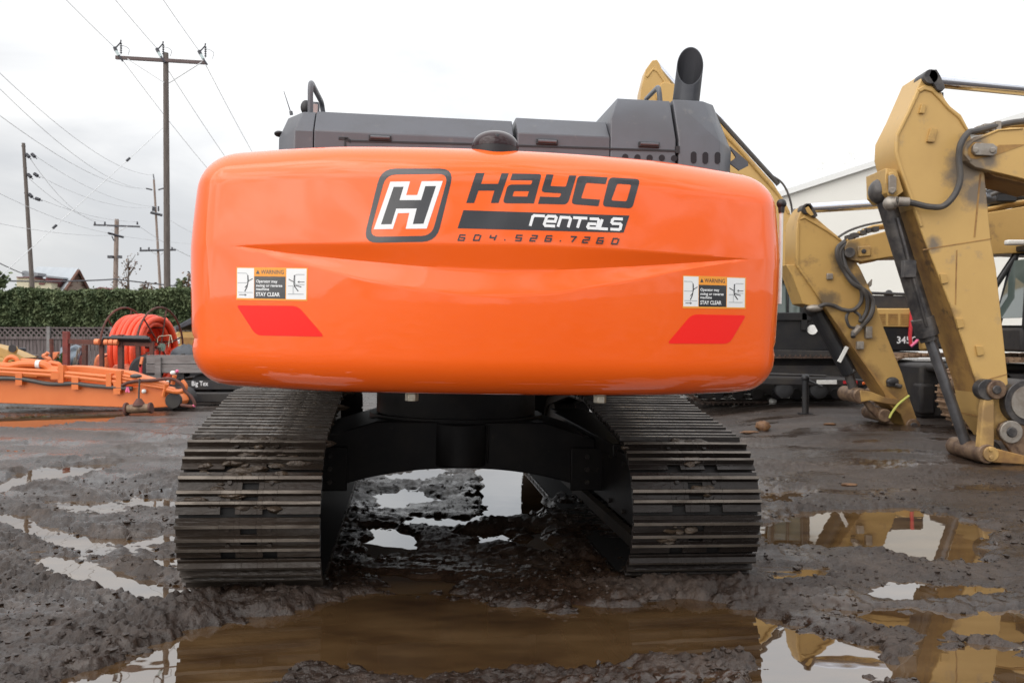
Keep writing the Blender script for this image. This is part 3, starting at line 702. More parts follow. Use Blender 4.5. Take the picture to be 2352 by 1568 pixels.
def text2d(txt, x, y, h, wd=None, bold=0):
    """filled letters: baseline start (x, y), cap height h, fitted to width wd"""
    cu = bpy.data.curves.new('t', 'FONT'); cu.body = txt; cu.size = 1; cu.offset = bold; cu.resolution_u = 3
    o = bpy.data.objects.new('t', cu); me = bpy.data.meshes.new_from_object(o)
    vs = [p.co.copy() for p in me.vertices]; fs = [tuple(p.vertices) for p in me.polygons]
    bpy.data.objects.remove(o); bpy.data.curves.remove(cu); bpy.data.meshes.remove(me)
    x0 = min(p.x for p in vs); x1 = max(p.x for p in vs)
    k = h / .72; kx = k if wd is None else wd / (x1 - x0)
    return [(x + (p.x - x0) * kx, y - p.y * k) for p in vs], fs
def sticker(ox, oy, corners, parent):
    """warning sticker; its own drawing space is 1170 x 540, mapped on four measured corners"""
    (ax, ay), (bx, by), (cx_, cy_), (dx, dy) = corners
    def mp_(p):
        u, v = p[0] / 1170, p[1] / 540
        return ((ax * (1 - u) + bx * u) * (1 - v) + (dx * (1 - u) + cx_ * u) * v, (ay * (1 - u) + by * u) * (1 - v) + (dy * (1 - u) + cy_ * u) * v)
    q = lambda pts: [mp_(p) for p in pts]
    lay = [([q([(0, 0), (1170, 0), (1170, 540), (0, 540)])], 'decal_yellow'),
           ([q([(14, 14), (290, 14), (290, 510), (14, 510)])], 'decal_white'), ([q([(820, 14), (1150, 14), (1150, 515), (820, 515)])], 'decal_white'),
           ([q([(296, 148), (808, 148), (808, 512), (296, 512)])], 'decal_black'),
           ([q([(320, 108), (352, 40), (384, 108)])], 'decal_black')]
    for t, x, y, h, wd, bd, mt in (('WARNING', 402, 106, 68, 376, .012, 'decal_black'), ('Operator may', 326, 250, 48, 350, .022, 'decal_white'), ('swing or reverse', 326, 318, 46, 430, .022, 'decal_white'), ('machine', 326, 376, 44, 214, .022, 'decal_white'), ('STAY CLEAR', 326, 472, 64, 392, .026, 'decal_white')):
        vs, fs = text2d(t, x, y, h, wd, bd); lay.append(('tris', q(vs), fs, mt))
    for pts, wd, mt in (([(20, 98), (160, 98), (184, 120), (184, 240), (170, 258), (22, 258)], 8, 'decal_grey'), ([(30, 415), (270, 415)], 8, 'decal_grey'), ([(50, 455), (150, 455)], 10, 'decal_black'), ([(140, 440), (166, 455), (140, 470)], 8, 'decal_black'),
                    ([(190, 130), (198, 225), (175, 330), (140, 400)], 16, 'decal_black'), ([(198, 228), (270, 185)], 13, 'decal_black'), ([(182, 290), (142, 335)], 12, 'decal_black'),
                    ([(1120, 110), (985, 110), (962, 130), (962, 255), (985, 275), (1120, 275)], 8, 'decal_grey'), ([(1120, 232), (1020, 232)], 10, 'decal_black'), ([(1036, 216), (1010, 232), (1036, 248)], 8, 'decal_black'),
                    ([(952, 120), (948, 260), (955, 300), (1020, 385)], 16, 'decal_black'), ([(940, 230), (860, 188)], 13, 'decal_black'), ([(955, 285), (1070, 312)], 13, 'decal_black'), ([(850, 300), (935, 300), (935, 425)], 7, 'decal_grey'), ([(850, 430), (1110, 430)], 8, 'decal_grey')):
        lay.append(([q(stroke(pts, wd))], mt))
    return decal('warning_sticker', lay, parent)
S1 = lambda x, y: (503.6 + x * .1389, 585.3 + y * .1389)
S2 = lambda x, y: (1510.9 + x * .1389, 598.9 + y * .1389)
sticker(0, 0, (S1(285, 203), S1(1466, 215), S1(1457, 762), S1(282, 742)), CW)
sticker(0, 0, (S2(412, 240), S2(1458, 275), S2(1450, 795), S2(408, 782)), CW)
decal('red_reflector', [([round_poly([S1(285, 833) + (7,), S1(1300, 843) + (14,), S1(1740, 1352) + (10,), S1(610, 1330) + (14,)])], 'reflector')], CW)
decal('red_reflector', [([round_poly([S2(560, 884) + (14,), S2(1460, 900) + (8,), S2(1180, 1372) + (14,), S2(150, 1368) + (10,)])], 'reflector')], CW)

# --- camera dome on top of the counterweight
pc = UL(1137, 346, -3.36)
b = MB()
b.lathe([(.110, -.03), (.112, 0), (.112, .012)], pc, n=36)
dome = b.build('camera_dome', M['hood_dark'], EX)
b = MB(); vs = []; nu, nv = 28, 9
b.lathe([(max(.001, .113 * (1 - t ** 2.3) ** (1 / 2.1)), .082 * t) for t in [k / 14 for k in range(15)]], pc + V((0, 0, .010)), n=40)
d2 = b.build('dome_cover', M['dome'], dome)
b = MB().box(pc + V((0, -.095, .048)), (.020, .012, .020)); b.cyl(pc + V((0, -.101, .048)), pc + V((0, -.105, .048)), .006)
b.build('camera_lens', M['lens'], dome, bevel=.002)
# --- bolts under the counterweight
for px in (946, 1378):
    p = UL(px, 905, -3.15); p.z = 1.262
    MB().cyl(p + V((0, 0, .03)), p - V((0, 0, .012)), .037, n=20).cyl(p - V((0, 0, .012)), p - V((0, 0, .05)), .034, n=6).build('ballast_bolt', M['bolt'], EX, bevel=.003)

# --- engine hood
def hull(pts):
    bm = bmesh.new()
    for p in pts: bm.verts.new(p)
    bmesh.ops.convex_hull(bm, input=bm.verts[:])
    bmesh.ops.dissolve_limit(bm, angle_limit=.01, verts=bm.verts[:], edges=bm.edges[:])
    bm.verts.index_update()
    vs = [v.co.copy() for v in bm.verts]; fs = [tuple(v.index for v in f.verts) for f in bm.faces]
    # keep only used vertices
    used = sorted({i for f in fs for i in f}); mp2 = {k: i for i, k in enumerate(used)}
    bm.free()
    return [vs[k] for k in used], [tuple(mp2[i] for i in f) for f in fs]
HY = -2.70
def HX(px, py=300, ly=HY): return UL(px, py, ly).x
def HZ_(px, py, ly=HY): return UL(px, py, ly).z
zsh = HZ_(1000, 312); zlo = 2.15
def block(name, pts, bevel=.006, mats='hood'):
    vs, fs = hull(pts)
    return MB().add(vs, fs).build(name, M[mats], EX, bevel=bevel)
def panel(x0, x1, yp, name='hood_panel'):
    zt = HZ_((x0 + x1) / 2, yp, HY + .11)
    a, c = HX(x0), HX(x1)
    zs = HZ_((x0 + x1) / 2, 310)
    return block(name, [(a, HY, zlo), (c, HY, zlo), (a, HY, zs), (c, HY, zs), (a, HY + .11, zt), (c, HY + .11, zt), (a, -1.0, zt), (c, -1.0, zt), (a, -1.0, zlo), (c, -1.0, zlo)])
zt = HZ_(697, 257, HY + .11); zs = HZ_(676, 300)
xa, xb, xc = HX(676), HX(641, 310, HY + .16), HX(719.5)
block('hood_corner', [(xa, HY, zlo), (xc, HY, zlo), (xb, HY + .16, zlo), (xb, -1.2, zlo), (xc, -1.2, zlo), (xa, HY, zs), (xc, HY, zs), (xb, HY + .16, zs - .012), (xb, -1.2, zs - .012),
      (HX(697, 257, HY + .11), HY + .11, zt), (xc, HY + .11, zt + .002), (HX(663, 263, HY + .24), HY + .24, zt - .008), (HX(663, 263, HY + .24), -1.2, zt - .008), (xc, -1.2, zt)])
p1 = panel(721.5, 1181, 267); p2 = panel(1189, 1401.5, 276)
zt = HZ_(1490, 230, HY + .13)
a, c = HX(1403), HX(1553)
zs = HZ_(1480, 318)
block('exhaust_hood', [(a, HY, zlo), (c, HY, zlo), (a, HY, HZ_(1403, 276, HY + .05)), (c, HY, zs), (a, HY, zs), (HX(1418, 229, HY + .13), HY + .13, zt), (c, HY + .13, zt), (HX(1418, 229, HY + .13), -1.5, zt), (c, -1.5, zt), (a, -1.5, zlo), (c, -1.5, zlo), (a, -1.5, zs)])
a, c = HX(1559.5), HX(1654)
zs = HZ_(1620, 323); zt = HZ_(1600, 232, HY + .13)
e = HX(1678, 340, HY + .16)
block('exhaust_hood', [(a, HY, zlo), (c, HY, zlo), (e, HY + .16, zlo), (a, HY, zs), (c, HY, zs), (e, HY + .16, zs - .01), (a, HY + .13, zt), (HX(1615, 232, HY + .13), HY + .13, zt), (HX(1637, 241, HY + .2), HY + .2, HZ_(1637, 241, HY + .2)),
      (HX(1637, 241, HY + .2), -1.5, HZ_(1637, 241, HY + .2)), (a, -1.5, zt), (a, -1.5, zlo), (e, -1.5, zlo), (e, -1.5, zs - .01)])
# inner wall behind the panel gaps
MB().box(((HX(700) + HX(1640)) / 2, HY + .3, 2.38), (HX(1640) - HX(700), .25, .45)).build('engine_bay', M['hood_dark'], EX)
# seams, hinges, vent holes
def strip(mb, x0, y0, x1, y1, wd=.012, dep=.004, mi=0):
    a, c = UL(x0, y0, HY), UL(x1, y1, HY)
    mb.prism([a + V((0, -dep, -wd / 2)), c + V((0, -dep, -wd / 2)), c + V((0, -dep, wd / 2)), a + V((0, -dep, wd / 2))], (0, dep * 2, 0), mi)
s_ = MB(); strip(s_, 800, 324, 1182, 334, .010); strip(s_, 778, 318, 800, 318.5, .014); strip(s_, 792, 319, 806, 325, .018); s_.prism([UL(791, 319, HY) + V((0, -.004, 0)), UL(795, 319, HY) + V((0, -.004, 0)), UL(795, 341, HY) + V((0, -.004, 0)), UL(791, 341, HY) + V((0, -.004, 0))], (0, .008, 0))
strip(s_, 1188, 335, 1556, 347, .010); s_.box(UL(1556, 344, HY) , (.024, .01, .04))
s_.build('hood_seam', M['hood_dark'], p1)
for px, py in ((873, 318), (1256, 327), (1490, 333)):
    c = UL(px, py, HY)
    hb = MB(); hb.box(c + V((0, -.006, 0)), (.122, .012, .030)); hg = hb.build('hood_hinge', M['hood_dark'], EX, bevel=.003)
    g = MB(); g.cyl(c + V((-.052, -.014, .002)), c + V((.052, -.014, .002)), .009, n=10); g.build('hinge_pin', M['rail'], hg)
vv_ = MB()
for px, py in ((1436, 359), (1464, 360), (1492, 361), (1520, 361), (1548, 362)):
    vv_.cyl(UL(px, py + 2, HY) + V((0, -.003, 0)), UL(px, py + 2, HY) + V((0, .01, 0)), .018, n=18)
for px, py in ((1593, 364), (1620, 365), (1648, 365)):
    c = UL(px, py - 2, HY)
    vv_.prism([c + V((.017 * math.cos(t), -.003, .034 * (1 if math.sin(t) > 0 else -1) * .5 + .017 * math.sin(t))) for t in [2 * math.pi * k / 20 for k in range(20)]], (0, .008, 0))
vv_.build_each('vent_hole', M['soot'], EX)
# bracket with a triangular opening at the right of the hood
o_ = [UL(*p, HY + .2) for p in ((1677, 336), (1718, 372), (1719, 381), (1698, 392), (1672, 372))]
i_ = [UL(*p, HY + .2) for p in ((1679, 344), (1690, 360), (1690, 362), (1686, 366), (1678, 371))]
b = MB(); nn = len(o_)
for dy in (0, .012): b.add([p + V((0, dy, 0)) for p in o_ + i_], [(k, (k + 1) % nn, nn + (k + 1) % nn, nn + k) for k in range(nn)])
b.add([p for p in o_] + [p + V((0, .012, 0)) for p in o_], [(k, (k + 1) % nn, nn + (k + 1) % nn, nn + k) for k in range(nn)])
b.build('hood_bracket', M['rail'], EX)
# handrails
def smooth_path(pts, r=.06, n=5):
    pts = [V(p) for p in pts]; out = [pts[0]]
    for i in range(1, len(pts) - 1):
        a = pts[i - 1] - pts[i]; c = pts[i + 1] - pts[i]; t = min(r, a.length * .45, c.length * .45)
        a = pts[i] + a.normalized() * t; c = pts[i] + c.normalized() * t
        out += [a * (1 - u) ** 2 + pts[i] * 2 * u * (1 - u) + c * u * u for u in [k / n for k in range(n + 1)]]
    return out + [pts[-1]]
hr = MB().tube(smooth_path([UL(713, 275, HY + .15), UL(713, 186, HY + .15), UL(739, 236, HY + .75), UL(744, 275, HY + .78)], .07), .0155, 12)
hr.build('handrail', M['rail'], EX)
MB().tube(smooth_path([UL(1517, 245, HY + .3), UL(1513, 199, HY + .3), UL(1484, 228, HY + .9), UL(1482, 250, HY + .9)], .06), .0155, 12).build('handrail', M['rail'], EX)
b = MB().box(UL(724, 250, HY + .5), (.05, .05, .075)); wl = b.build('work_light', M['rail'], EX, bevel=.01)
MB().box(UL(723, 250, HY + .472), (.036, .008, .055)).build('lamp_glass', mat('lamp glass', (.42, .30, .28), .1, spec=.8), wl, bevel=.003)
MB().ball(UL(703, 247, HY + .6), .045, 8, 0, (.75, .6, 1)).cyl(UL(703, 247, HY + .6), UL(705, 270, HY + .6), .012).build('rear_mirror', M['hood_dark'], EX)
MB().cyl(UL(669.5, 264, HY + .5), UL(652, 210, HY + .5), .004, .002, n=6).cyl(UL(669.5, 264, HY + .5), UL(668, 256, HY + .5), .010, n=8).build('antenna', M['rail'], EX)
MB().ball(UL(642, 308, HY + .25), .03, 8, 0, (1, 1.4, .55)).build('side_knob', M['hood_dark'], EX)
MB().tube([UL(1393, 274, HY + .5), UL(1399, 265, HY + .5), UL(1403, 258, HY + .5), UL(1405, 250, HY + .5)], .011, 8).ball(UL(1401, 262, HY + .5), .02, 6).build('latch_lever', M['rail'], EX)
# exhaust stack with its slanted mouth
pb, pt = UL(1574, 245, HY + .45), UL(1585, 152, HY + .45)
ax = (pt - pb).normalized(); r = .082; nseg = 40
b = MB(); q = ax.to_track_quat('Z', 'Y')
def mouth(rad, dz=0):
    out = []
    for k in range(nseg):
        t = 2 * math.pi * k / nseg; o = q @ V((rad * math.cos(t), rad * math.sin(t), 0))
        out.append(pt + o + ax * (o.y * 1.78 + o.x * .42 + dz))
    return out
bot = [pb + q @ V((r * 1.02 * math.cos(2 * math.pi * k / nseg), r * 1.02 * math.sin(2 * math.pi * k / nseg), -.1)) for k in range(nseg)]
mo, mi_ = mouth(r), mouth(r * .945)
inn = [p - ax * .22 for p in mi_]
vs = bot + mo + mi_ + inn
fs = [(g * nseg + k, g * nseg + (k + 1) % nseg, (g + 1) * nseg + (k + 1) % nseg, (g + 1) * nseg + k) for g in range(3) for k in range(nseg)]
b.add(vs, fs[:2 * nseg], 0); b.add(vs, fs[2 * nseg:] + [tuple(range(3 * nseg, 4 * nseg))], 1)
b.build('exhaust_stack', [M['exhaust'], M['soot']], EX, normals=True)
# black ball on a grey rod at the right corner
pk = UL(1795, 468, -2.95)
MB().ball(pk, .027, 10).cyl(pk, pk - V((0, 0, .05)), .020, .016).build('mirror_knob', M['black'], EX)
MB().cyl(pk - V((0, 0, .03)), pk - V((0, 0, .55)), .011, n=12).tube([pk - V((0, 0, .54)), V((1.34, pk.y + .5, pk.z - .54))], .011, 8).build('mirror_rod', M['white_paint'], EX)

# --- upper frame, turntable and undercarriage
MB().box((0, -.2, 1.45), (2.4, 5.0, .22)).box((0, -.2, 1.8), (2.7, 4.8, .8)).build('upper_frame', M['frame_black'], EX)
MB().box((-1.0, .6, 2.05), (.95, 1.6, 1.4)).build('cab', M['black'], EX, bevel=.08)
MB().cyl((0, 0, .84), (0, 0, 1.24), .68, n=64).cyl((0, 0, .80), (0, 0, .88), .74, n=64).build('turntable', M['frame_black'], EX)
po = [(-.66, .862), (.66, .862), (1.07, .735), (1.07, .36)]
arch = [(1.0 - 2.0 * k / 24, .50 - .155 * abs(1 - 2 * k / 24) ** 2.2) for k in range(25)]
po += arch + [(-1.07, .36), (-1.07, .735)]
lf = MB().prism([V((x, -.72, z)) for x, z in po], (0, 1.44, 0)); lf.cyl((.0, -.62, .52), (0, -.62, .85), .22, n=32)
lf.box((.21, -.725, .69), (.02, .02, .30))
LF = lf.build('lower_frame', M['frame_black'], EX, bevel=.012)
for sx_ in (-1, 1):
    p = V((.985 * sx_, -.728, .50)); lb = MB(); lb.box(p, (.075, .006, .075), mi=0)
    vs, f2 = text2d('S', 0, 0, .05); x0 = sum(v[0] for v in vs) / len(vs)
    lb.add([(p.x + (v[0] - x0), p.y - .0045, p.z - v[1] - .026) for v in vs], f2, 1)
    lb.build('lift_point_label', [M['decal_blue'], M['decal_white']], LF)
# track path (side view: y, z)
def circ(cy, cz, r, n=48): return [(cy + r * math.cos(2 * math.pi * k / n), cz + r * math.sin(2 * math.pi * k / n)) for k in range(n)]
pts = circ(-2.075, .475, .415) + circ(2.05, .475, .41) + circ(-.95, 1.0, .06) + circ(.9, 1.0, .06) + circ(-1.6, .12, .06) + circ(1.6, .12, .06)
pts = sorted(set((round(a, 5), round(c, 5)) for a, c in pts))
def hull2(p):
    def half_(p):
        h = []
        for q in p:
            while len(h) > 1 and (h[-1][0] - h[-2][0]) * (q[1] - h[-2][1]) - (h[-1][1] - h[-2][1]) * (q[0] - h[-2][0]) <= 0: h.pop()
            h.append(q)
        return h
    return half_(p)[:-1] + half_(p[::-1])[:-1]
path = hull2(pts)
seg = [(math.dist(path[i], path[(i + 1) % len(path)])) for i in range(len(path))]; PER = sum(seg)
NSH = 44; PITCH = PER / NSH
def along(s):
    s %= PER; i = 0
    while s > seg[i]: s -= seg[i]; i += 1
    a, c = path[i], path[(i + 1) % len(path)]; k = s / seg[i]
    return V((0, a[0] + (c[0] - a[0]) * k, a[1] + (c[1] - a[1]) * k))
SL = .79
def shoe_mesh(name, mt):
    hw = PITCH / 2
    A_ = [(hw - .046, .014), (hw - .054, .042), (hw - .072, .042), (hw - .080, .014)]
    B_ = [(.018, .014), (.010, .044), (-.010, .044), (-.018, .014)]
    C_ = [(-hw + .062, .014), (-hw + .052, .044), (-hw + .032, .044), (-hw + .024, .014)]
    base = [(-hw + .004, 0), (hw - .004, 0), (hw - .004, .010), *A_, *B_, *C_, (-hw + .004, .010)]
    cut = [(-hw + .004, 0), (hw - .044, 0), (hw - .044, .014), *A_, *B_, *C_, (-hw + .004, .010)]
    holeA = [(-hw + .004, 0), (-hw + .066, 0), (-hw + .066, .014), *C_, (-hw + .004, .010)]
    holeB = [(-.020, 0), (.020, 0), (.020, .014), *B_, (-.020, .014)]
    holeC = [(hw - .082, 0), (hw - .004, 0), (hw - .004, .010), *A_, (hw - .082, .014)]
    b = MB()
    for x0, x1, ps in ((-SL / 2, -.155, [base]), (-.155, -.075, [cut]), (-.075, -.045, [base]), (-.045, .045, [holeA, holeB, holeC]), (.045, .075, [base]), (.075, .155, [cut]), (.155, SL / 2, [base])):
        for p in ps:
            b.prism([V((x0, t, nn)) for t, nn in p], (x1 - x0, 0, 0)); k_ = len(p)
            for i in range(k_):
                if p[i][1] > .035 and p[(i + 1) % k_][1] > .035: b.m[len(b.m) - k_ + i] = 1
    for x in (-.115, .115):
        for t in (-.058, .042): b.cyl((x, t, .012), (x, t, .028), .015, n=6)
    return b.data(name, [mt, M['tip']], smooth=25)
sm = {-1: shoe_mesh('track_shoe', M['shoe_mud']), 1: shoe_mesh('track_shoe', M['shoe'])}
for sx_ in (-1, 1):
    cx_ = 1.30 * sx_
    t = MB()
    t.box((cx_, 0, .52), (.36, 3.5, .50)); t.box((cx_, 0, .72), (.46, 2.6, .10)); t.box((cx_ - sx_ * .30, 0, .5), (.26, 1.5, .34))
    t.box((cx_ - .19, -1.55, .5), (.02, 1.0, .46)); t.box((cx_ + .19, -1.55, .5), (.02, 1.0, .46))
    TR = t.build('track', M['frame_black'], EX, bevel=.02)
    t = MB()
    for by, bz in ((-1.95, .36), (-1.95, .60), (-1.55, .33), (-1.55, .66), (-1.15, .33), (-1.15, .66)):
        for g in (-.20, .20): t.cyl((cx_ + g - .02, by, bz), (cx_ + g + .02, by, bz), .018, n=6)
    for bz in (.40, .50, .60): t.cyl((cx_ - sx_ * .30, -.77, bz), (cx_ - sx_ * .30, -.735, bz), .02, n=6)
    t.build_each('frame_bolt', M['chain'], TR)
    t = MB(); t.cyl((cx_ - .12, -2.075, .475), (cx_ + .12, -2.075, .475), .36, n=40).cyl((cx_ - .21, -2.075, .475), (cx_ + .21, -2.075, .475), .22, n=32); t.build('sprocket', M['chain'], TR, bevel=.01)
    t = MB(); t.cyl((cx_ - .12, 2.05, .475), (cx_ + .12, 2.05, .475), .36, n=40); t.build('idler', M['chain'], TR, bevel=.01)
    # track guard seen beside the shoes
    t = MB()
    for g in (-.115, .115):
        ring = [along(s * PER / 120) for s in range(120)]; ce = V((0, 0, .5))
        vs = []
        for p in ring:
            nn = (along(0) * 0 + V((0, 0, 0)))
            d = (p - V((0, max(-2.05, min(2.05, p.y)), .52))).normalized()
            for o in (-.012, -.10):
                for xx in (-.03, .03): vs.append(V((cx_ + g + xx, p.y, p.z)) + d * o)
        fs = []
        for k in range(120):
            j = (k + 1) % 120
            for a_, c_ in ((0, 1), (1, 3), (3, 2), (2, 0)): fs.append((k * 4 + a_, k * 4 + c_, j * 4 + c_, j * 4 + a_))
        t.add(vs, fs)
    # added black sheet under the shoes blocks light through the gaps between them
    n_ = len(path); vs = [V((cx_ + xx, p[0], p[1])) + (V((0, p[0], p[1])) - V((0, max(-2.05, min(2.05, p[0])), .52))).normalized() * -.006 for p in path for xx in (-.385, .385)]
    t.add(vs, [(2 * k, 2 * k + 1, 2 * ((k + 1) % n_) + 1, 2 * ((k + 1) % n_)) for k in range(n_)], 1)
    t.build('track_chain', [M['chain'], M['gap_blocker']], TR)
    first = None
    for k in range(NSH):
        s0 = (k + .37) * PITCH
        p = along(s0); d = (along(s0 + .05) - along(s0 - .05)).normalized()
        nn = V((0, d.z, -d.y))
        if nn.dot(p - V((0, max(-2.0, min(2.0, p.y)), .52))) < 0: nn = -nn
        xx = d.cross(nn)
        mt = Matrix((xx, d, nn)).transposed().to_4x4(); mt.translation = p + V((cx_, 0, 0))
        if first is None: first = o = bpy.data.objects.new('track_shoe', sm[sx_]); link(o, TR, bevel=.003, segs=1)
        else:
            o = first.copy(); COL.objects.link(o); o.parent = TR
        o.matrix_local = mt
    # mud caught between the grousers
    rg = random.Random(11 + sx_); b = MB()
    cnt = 1100 if sx_ < 0 else 110
    for _ in range(cnt):
        if sx_ < 0:
            s0 = rg.uniform(0, PER); p = along(s0)
            if p.z < .55 or p.y > 1.4: continue
            if p.y < -2.25 and rg.random() < .5: continue
        else:
            s0 = rg.uniform(0, PER); p = along(s0)
            if p.y > -1.9 or p.z < .3: continue
        d = (along(s0 + .03) - along(s0 - .03)).normalized(); nn = V((0, d.z, -d.y))
        if nn.dot(p - V((0, max(-2.0, min(2.0, p.y)), .52))) < 0: nn = -nn
        xo = rg.gauss(.02, .2) if sx_ < 0 else rg.gauss(-.12, .14)
        if abs(xo) > .38: continue
        for _ in range(rg.randint(2, 5)):
            rr = rg.uniform(.010, .030)
            c = p + V((cx_ + xo + rg.uniform(-.07, .07), 0, 0)) + d * rg.uniform(-.03, .03) + nn * (.016)
            b2 = len(b.v); b.ball(c, rr, 4, 0, (rg.uniform(1.2, 3.4), rg.uniform(.9, 1.3), .7))
            for q in range(b2, len(b.v)):
                vx = V(b.v[q]); b.v[q] = tuple(vx + V((rg.uniform(-1, 1), rg.uniform(-1, 1), rg.uniform(-1, 1))) * rr * .28)
    o = b.build('caked_mud', M['mud_clump'], TR, smooth=60); tag(o, kind='stuff')
# ------------------------------------------------------------------ yellow excavators on the right
def Z7(x, y): return (1769.5 + x * .3255, 102.1 + y * .3255)
def Z8(x, y): return (1735.5 + x * .3472, 544.5 + y * .3472)
def Z5(x, y): return (2075.8 + x * .1736, 816.7 + y * .1736)
def plate(mb, pts, Y, t, mi=0):
    """solid cut to a side outline that is measured at distance Y, t metres deep"""
    return mb.prism(prof(pts, Y), (0, t, 0), mi)
def raised(mb, pts, Y, t=.02, mi=0):
    return mb.prism([p - V((0, t, 0)) for p in prof(pts, Y)], (0, t + .01, 0), mi)
def pin(mb, p, Y0, Y1, r, mi=0, n=24):
    """boss across the depth, centred on a spot measured on its near end"""
    a = P(p[0], p[1], Y0); return mb.cyl(a, V((a.x, Y1, a.z)), r, n=n, mi=mi)
def rod(mb, p, q, Yc, r0, mi=0, n=20):
    return mb.cyl(P(*p, Yc), P(*q, Yc), r0, n=n, mi=mi)
def spline(pts, n=8):
    pts = [V(p) for p in pts]; out = []
    for i in range(len(pts) - 1):
        a, b, c, d = pts[max(i - 1, 0)], pts[i], pts[i + 1], pts[min(i + 2, len(pts) - 1)]
        for k in range(n):
            t = k / n
            out.append(.5 * ((2 * b) + (c - a) * t + (2 * a - 5 * b + 4 * c - d) * t * t + (3 * b - a - 3 * c + d) * t ** 3))
    return out + [pts[-1]]
def crawler(root, cx, cy, cz, length, height, wd, mt, name='track', n=26, prm=None):
    """a pair of crawler tracks running along X, each shoe modelled on the loop"""
    for s, yy_ in ((0, cy), (1, cy + 2.5)):
        r = height / 2; b = MB()
        L_ = length - height; per = 2 * L_ + 2 * math.pi * (r - .04); n_ = max(12, int(per / .2))
        b.box((cx, yy_ + wd / 2, cz + r), (L_ + r * .6, wd * .5, height * .58)).cyl((cx - L_ / 2, yy_ + wd * .25, cz + r), (cx - L_ / 2, yy_ + wd * .75, cz + r), r - .10, n=24).cyl((cx + L_ / 2, yy_ + wd * .25, cz + r), (cx + L_ / 2, yy_ + wd * .75, cz + r), r - .10, n=24)
        for k in range(9):
            x = cx - L_ / 2 + L_ * (k + .5) / 9
            b.cyl((x, yy_ + wd * .12, cz + .2), (x, yy_ + wd * .3, cz + .2), .11, n=14)
        tr = b.build(name, M['dull_black'], root, bevel=.01)
        b = MB()
        for k in range(n_):
            u_ = per * (k + .5) / n_
            if u_ < L_: c = V((cx - L_ / 2 + u_, 0, cz + 2 * r - .04)); a = 0
            elif u_ < L_ + math.pi * (r - .04): t = (u_ - L_) / (r - .04); c = V((cx + L_ / 2 + (r - .04) * math.sin(t), 0, cz + r + (r - .04) * math.cos(t))); a = t
            elif u_ < 2 * L_ + math.pi * (r - .04): c = V((cx + L_ / 2 - (u_ - L_ - math.pi * (r - .04)), 0, cz + .04)); a = math.pi
            else: t = (u_ - 2 * L_ - math.pi * (r - .04)) / (r - .04) + math.pi; c = V((cx - L_ / 2 + (r - .04) * math.sin(t), 0, cz + r + (r - .04) * math.cos(t))); a = t
            mt_ = Matrix.Rotation(a, 3, 'Y'); c.y = yy_ + wd / 2
            b.box(c, (.185, wd, .03), mt_); b.box(c + mt_ @ V((.06, 0, .03)), (.022, wd, .05), mt_); b.box(c + mt_ @ V((-.03, 0, .025)), (.022, wd, .045), mt_)
        b.build('shoe_belt', mt, tr, smooth=0)

# ---- A: the nearest boom and stick
YA, TA = 10.0, .56
A = thing('excavator', 'nearest yellow excavator with its tall stick planted on the ground and a thick grey hose', 'excavator', (P(2290, 1060, YA).x, YA, .0), 'yellow excavators parked on the right')
stA = [(2122, 167), (2137, 160), (2150, 165), (2163, 213), (2181, 245), (2206, 265), (2225, 301), (2262, 400), (2277, 558), (2288, 614), (2314, 857), (2322, 961), (2326, 1010), (2296, 1012), (2262, 960), (2256, 944), (2246, 885), (2183, 701), (2121, 544), (2098, 480), (2079, 427), (2062, 379), (2054, 349), (2056, 310), (2082, 258), (2105, 206)]
b = MB(); plate(b, stA, YA, TA)
raised(b, [(2105, 206), (2112, 212), (2090, 260), (2064, 312), (2062, 348), (2070, 378), (2086, 424), (2105, 477), (2120, 520), (2112, 522), (2098, 480), (2079, 427), (2062, 379), (2054, 349), (2056, 310), (2082, 258)], YA, .022)
raised(b, [(2105, 206), (2122, 196), (2140, 200), (2163, 222), (2181, 245), (2206, 265), (2225, 301), (2219, 303), (2200, 272), (2176, 252), (2158, 232), (2138, 212), (2122, 208), (2112, 214)], YA, .022)
STA = b.build('stick', M['yellow'], A, bevel=.012)
b = MB()
for c, r_ in ((Z7(1065, 455), 10), (Z7(1130, 640), 15)):
    raised(b, [(c[0] - r_ * .7, c[1] + r_ * 1.1), (c[0] - r_ * .1, c[1] - r_), (c[0] + r_ * .9, c[1] - r_ * .8), (c[0] + r_ * .4, c[1] + r_ * 1.2)], YA, .035)
for c in ((2166, 640), (2203, 742), (2248, 805)): raised(b, [(c[0] - 9, c[1] - 11), (c[0] + 7, c[1] - 10), (c[0] + 10, c[1] + 9), (c[0] - 5, c[1] + 12)], YA, .03)
for y0 in (530, 705): b.add([], [])
b.build_each('stick_bracket', M['yellow_b'], STA, bevel=.004)
b = MB(); raised(b, [(2250, 400), (2254, 400), (2240, 545), (2236, 545)], YA, .004); raised(b, [(2120, 572), (2278, 547), (2278, 549.5), (2120, 575)], YA, .004); raised(b, [(2262, 872), (2312, 858), (2312, 860.5), (2262, 875)], YA, .004); raised(b, [(2196, 575), (2199, 574), (2196, 700), (2193, 700)], YA, .003)
b.build_each('weld_seam', M['yellow_dirty'], STA)
